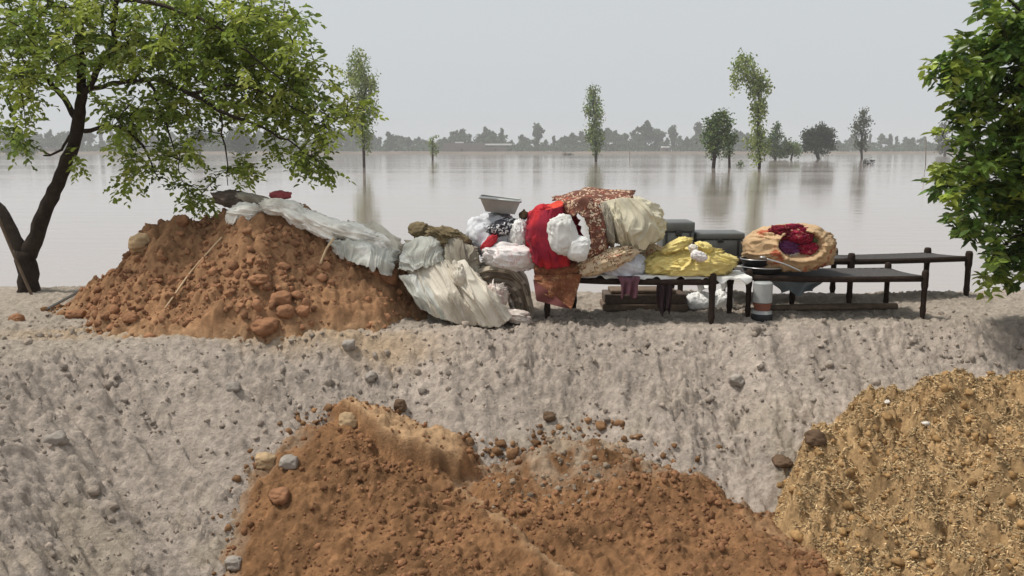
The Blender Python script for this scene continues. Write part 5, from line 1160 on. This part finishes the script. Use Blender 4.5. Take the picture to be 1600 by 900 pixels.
for px, py, rr, lb, sd_ in ((1092, 478, (.135, .12, .105), 'white plastic bag on the ground under the charpoy end', 71), (1128, 476, (.12, .10, .12), 'second white plastic bag on the ground next to the barrel', 72)):
    p = np.array([*gp(px, 492), 0]) + [0, .30, 0]; p[2] = float(ALL(p[0], p[1])); ct = at(px, py, p[1]); ct[2] = p[2] + rr[2] * .85
    tb = thing('plastic_bag', lb, 'plastic bag', p); bag('pouch', ct, rr, M['plastic'], tb, knot=(0, 0, 1), pull=.15, amp=.22, seed=sd_, n=5, floor=p[2] + .004); ruffle('handle', ct + [0, 0, rr[2] * .95], (.2, -.2, 1), .07, .11, M['plastic'], tb, sd_, 5)
# wooden crate
q = np.array([*gp(1010, 486), 0]); z0 = float(ALL(q[0], q[1])); ct = thing('wooden_crate', 'low brown wooden crate standing under the charpoy', 'crate', (q[0], q[1], z0))
for nm, lo, hi in (('base_plank', (-.44, -.012, 0), (.42, .36, .065)), ('body', (-.42, 0, .069), (.40, .35, .165)), ('lid', (-.36, .02, .169), (.30, .33, .205))):
    g = Geo(); box(g, q + [lo[0], lo[1], z0 + lo[2]], q + [hi[0], hi[1], z0 + hi[2]], .012); g.build(nm, M['crate'] if nm != 'body' else M['brownwood'], ct)
# maroon cloth hanging over the rail, dark cloth beside the middle
def hang_cloth(name, px0, px1, py0, py1, Y, m, label, seed, cat='cloth'):
    r = np.random.default_rng(seed); nx, ny = 40, 36; sx, sy = np.meshgrid(np.linspace(0, 1, nx), np.linspace(0, 1, ny)); a, b = at(px0, py0, Y), at(px1, py0, Y); lo = at((px0 + px1) / 2, py1, Y); zl = a[2] - lo[2]
    x = a[0] + (b[0] - a[0]) * (.5 + (sx - .5) * (1 - .35 * sy + .1 * np.sin(5 * sy + seed))); y = Y - .035 * np.clip(sy * 6, 0, 1) + .028 * np.sin(sx * 15 + 2 * sy + seed) * (.3 + sy); z = a[2] - zl * sy * (1 - .25 * np.sin(sx * 4 + seed) ** 2) + .01 * np.sin(sx * 9)
    P = np.stack([x, y, z], -1); top = np.stack([a[0] + (b[0] - a[0]) * sx[0], np.full(nx, Y + .10), np.full(nx, a[2])], -1)[None]; P = np.concatenate([top, P]); return tag(sheet(name, P, m, None, .010, 1), label, cat)
hang_cloth('hanging_rag', 966, 1000, 434, 466, 8.26, M['maroon'], 'faded maroon rag hung over the front rail of the loaded charpoy', 3)
hang_cloth('dark_shawl', 1024, 1052, 437, 494, 8.33, material('dark_shawl', (.035, .02, .022), .9, .3, 10), 'dark twisted shawl hanging almost to the ground under the loaded charpoy', 5)
hang_cloth('grey_sheet', 1205, 1283, 437, 460, 9.12, M['bluepipe'], 'blue grey sheet hanging behind the barrel under the rear charpoy', 7)
# planks on the ground behind the right charpoy
def plank(pts, w, h, m, label, name='plank'):
    p = np.array([np.array([*on_level(a, b, 0)[:2], 0]) for a, b in pts]); zz = [float(ALL(v[0], v[1])) for v in p]; p[:, 2] = np.array(zz) + h; g = Geo(); V, F = tube(smooth_path(p, 10), w, 8, True, h / w, 3, .15); g.add(V, F); return tag(g.build(name, m), label, 'plank')
plank([(1205, 487), (1400, 484)], .045, .035, M['crate'], 'weathered plank on the sand behind the right charpoy legs')
# odds and ends round the pile and tree
def stick(pts, r, m, label, name='stick', cat='stick', up=.012):
    p = []
    for a, b in pts: h_ = hit(a, b); p.append(h_ + [0, 0, up])
    g = Geo(); V, F = tube(smooth_path(np.array(p), 16), r, 7, True, 1, 2, .2); g.add(V, F); return tag(g.build(name, m), label, cat)
stick([(258, 484), (300, 425), (347, 374)], .009, M['straw_stick'], 'thin dry stick lying up the face of the red pile')
g = Geo(); V, F = tube(smooth_path(px_path([(500, 413, 8.32), (510, 388, 8.38), (522, 372, 8.46)]), 12), .011, 7); g.add(V, F); tag(g.build('stick', M['straw_stick']), 'short pale stick poking out beneath the grey green sheet', 'stick')
g = Geo(); V, F = tube(smooth_path(px_path([(-12, 318, 9.72), (20, 395, 9.70), (50, 462, 9.68)]), 14), .016, 8); g.add(V, F); tag(g.build('pole', M['crate']), 'thin weathered pole leaning against the forked trunk', 'pole')
a, b = hit(78, 484), at(140, 450, 9.3); w = np.array([0, .06, 0]); th = np.array([0, 0, .012]); g = Geo()
V = np.array([a - w, a + w, b + w, b - w]); V[:, 2] += .03; g.add(np.concatenate([V, V - th * 1.6]), np.array([[0, 1, 2, 3], [7, 6, 5, 4], [0, 4, 5, 1], [1, 5, 6, 2], [2, 6, 7, 3], [3, 7, 4, 0]])); tag(g.build('board', M['bluepipe'], None, False), 'blue grey board propped on the edge of the red pile near the tree', 'board')

# ------------------------------------------------------------------ the air
hb_ = bmesh.new(); bmesh.ops.create_cube(hb_, size=1.0); me = bpy.data.meshes.new('haze'); hb_.to_mesh(me); hb_.free()
hz = bpy.data.objects.new('haze', me); col.objects.link(hz); hz.scale = (3300, 1460, 34); hz.location = (0, 660, 34 / 2 - 3.3); tag(hz, kind='stuff')
hm = bpy.data.materials.new('haze_air'); hm.use_nodes = True; n_ = hm.node_tree.nodes; n_.remove(n_['Principled BSDF']); pv = n_.new('ShaderNodeVolumePrincipled')
pv.inputs['Color'].default_value = (.93, .95, .97, 1); pv.inputs['Density'].default_value = HAZE_DENSITY; pv.inputs['Anisotropy'].default_value = 0
hm.node_tree.links.new(pv.outputs[0], n_['Material Output'].inputs['Volume']); me.materials.append(hm)
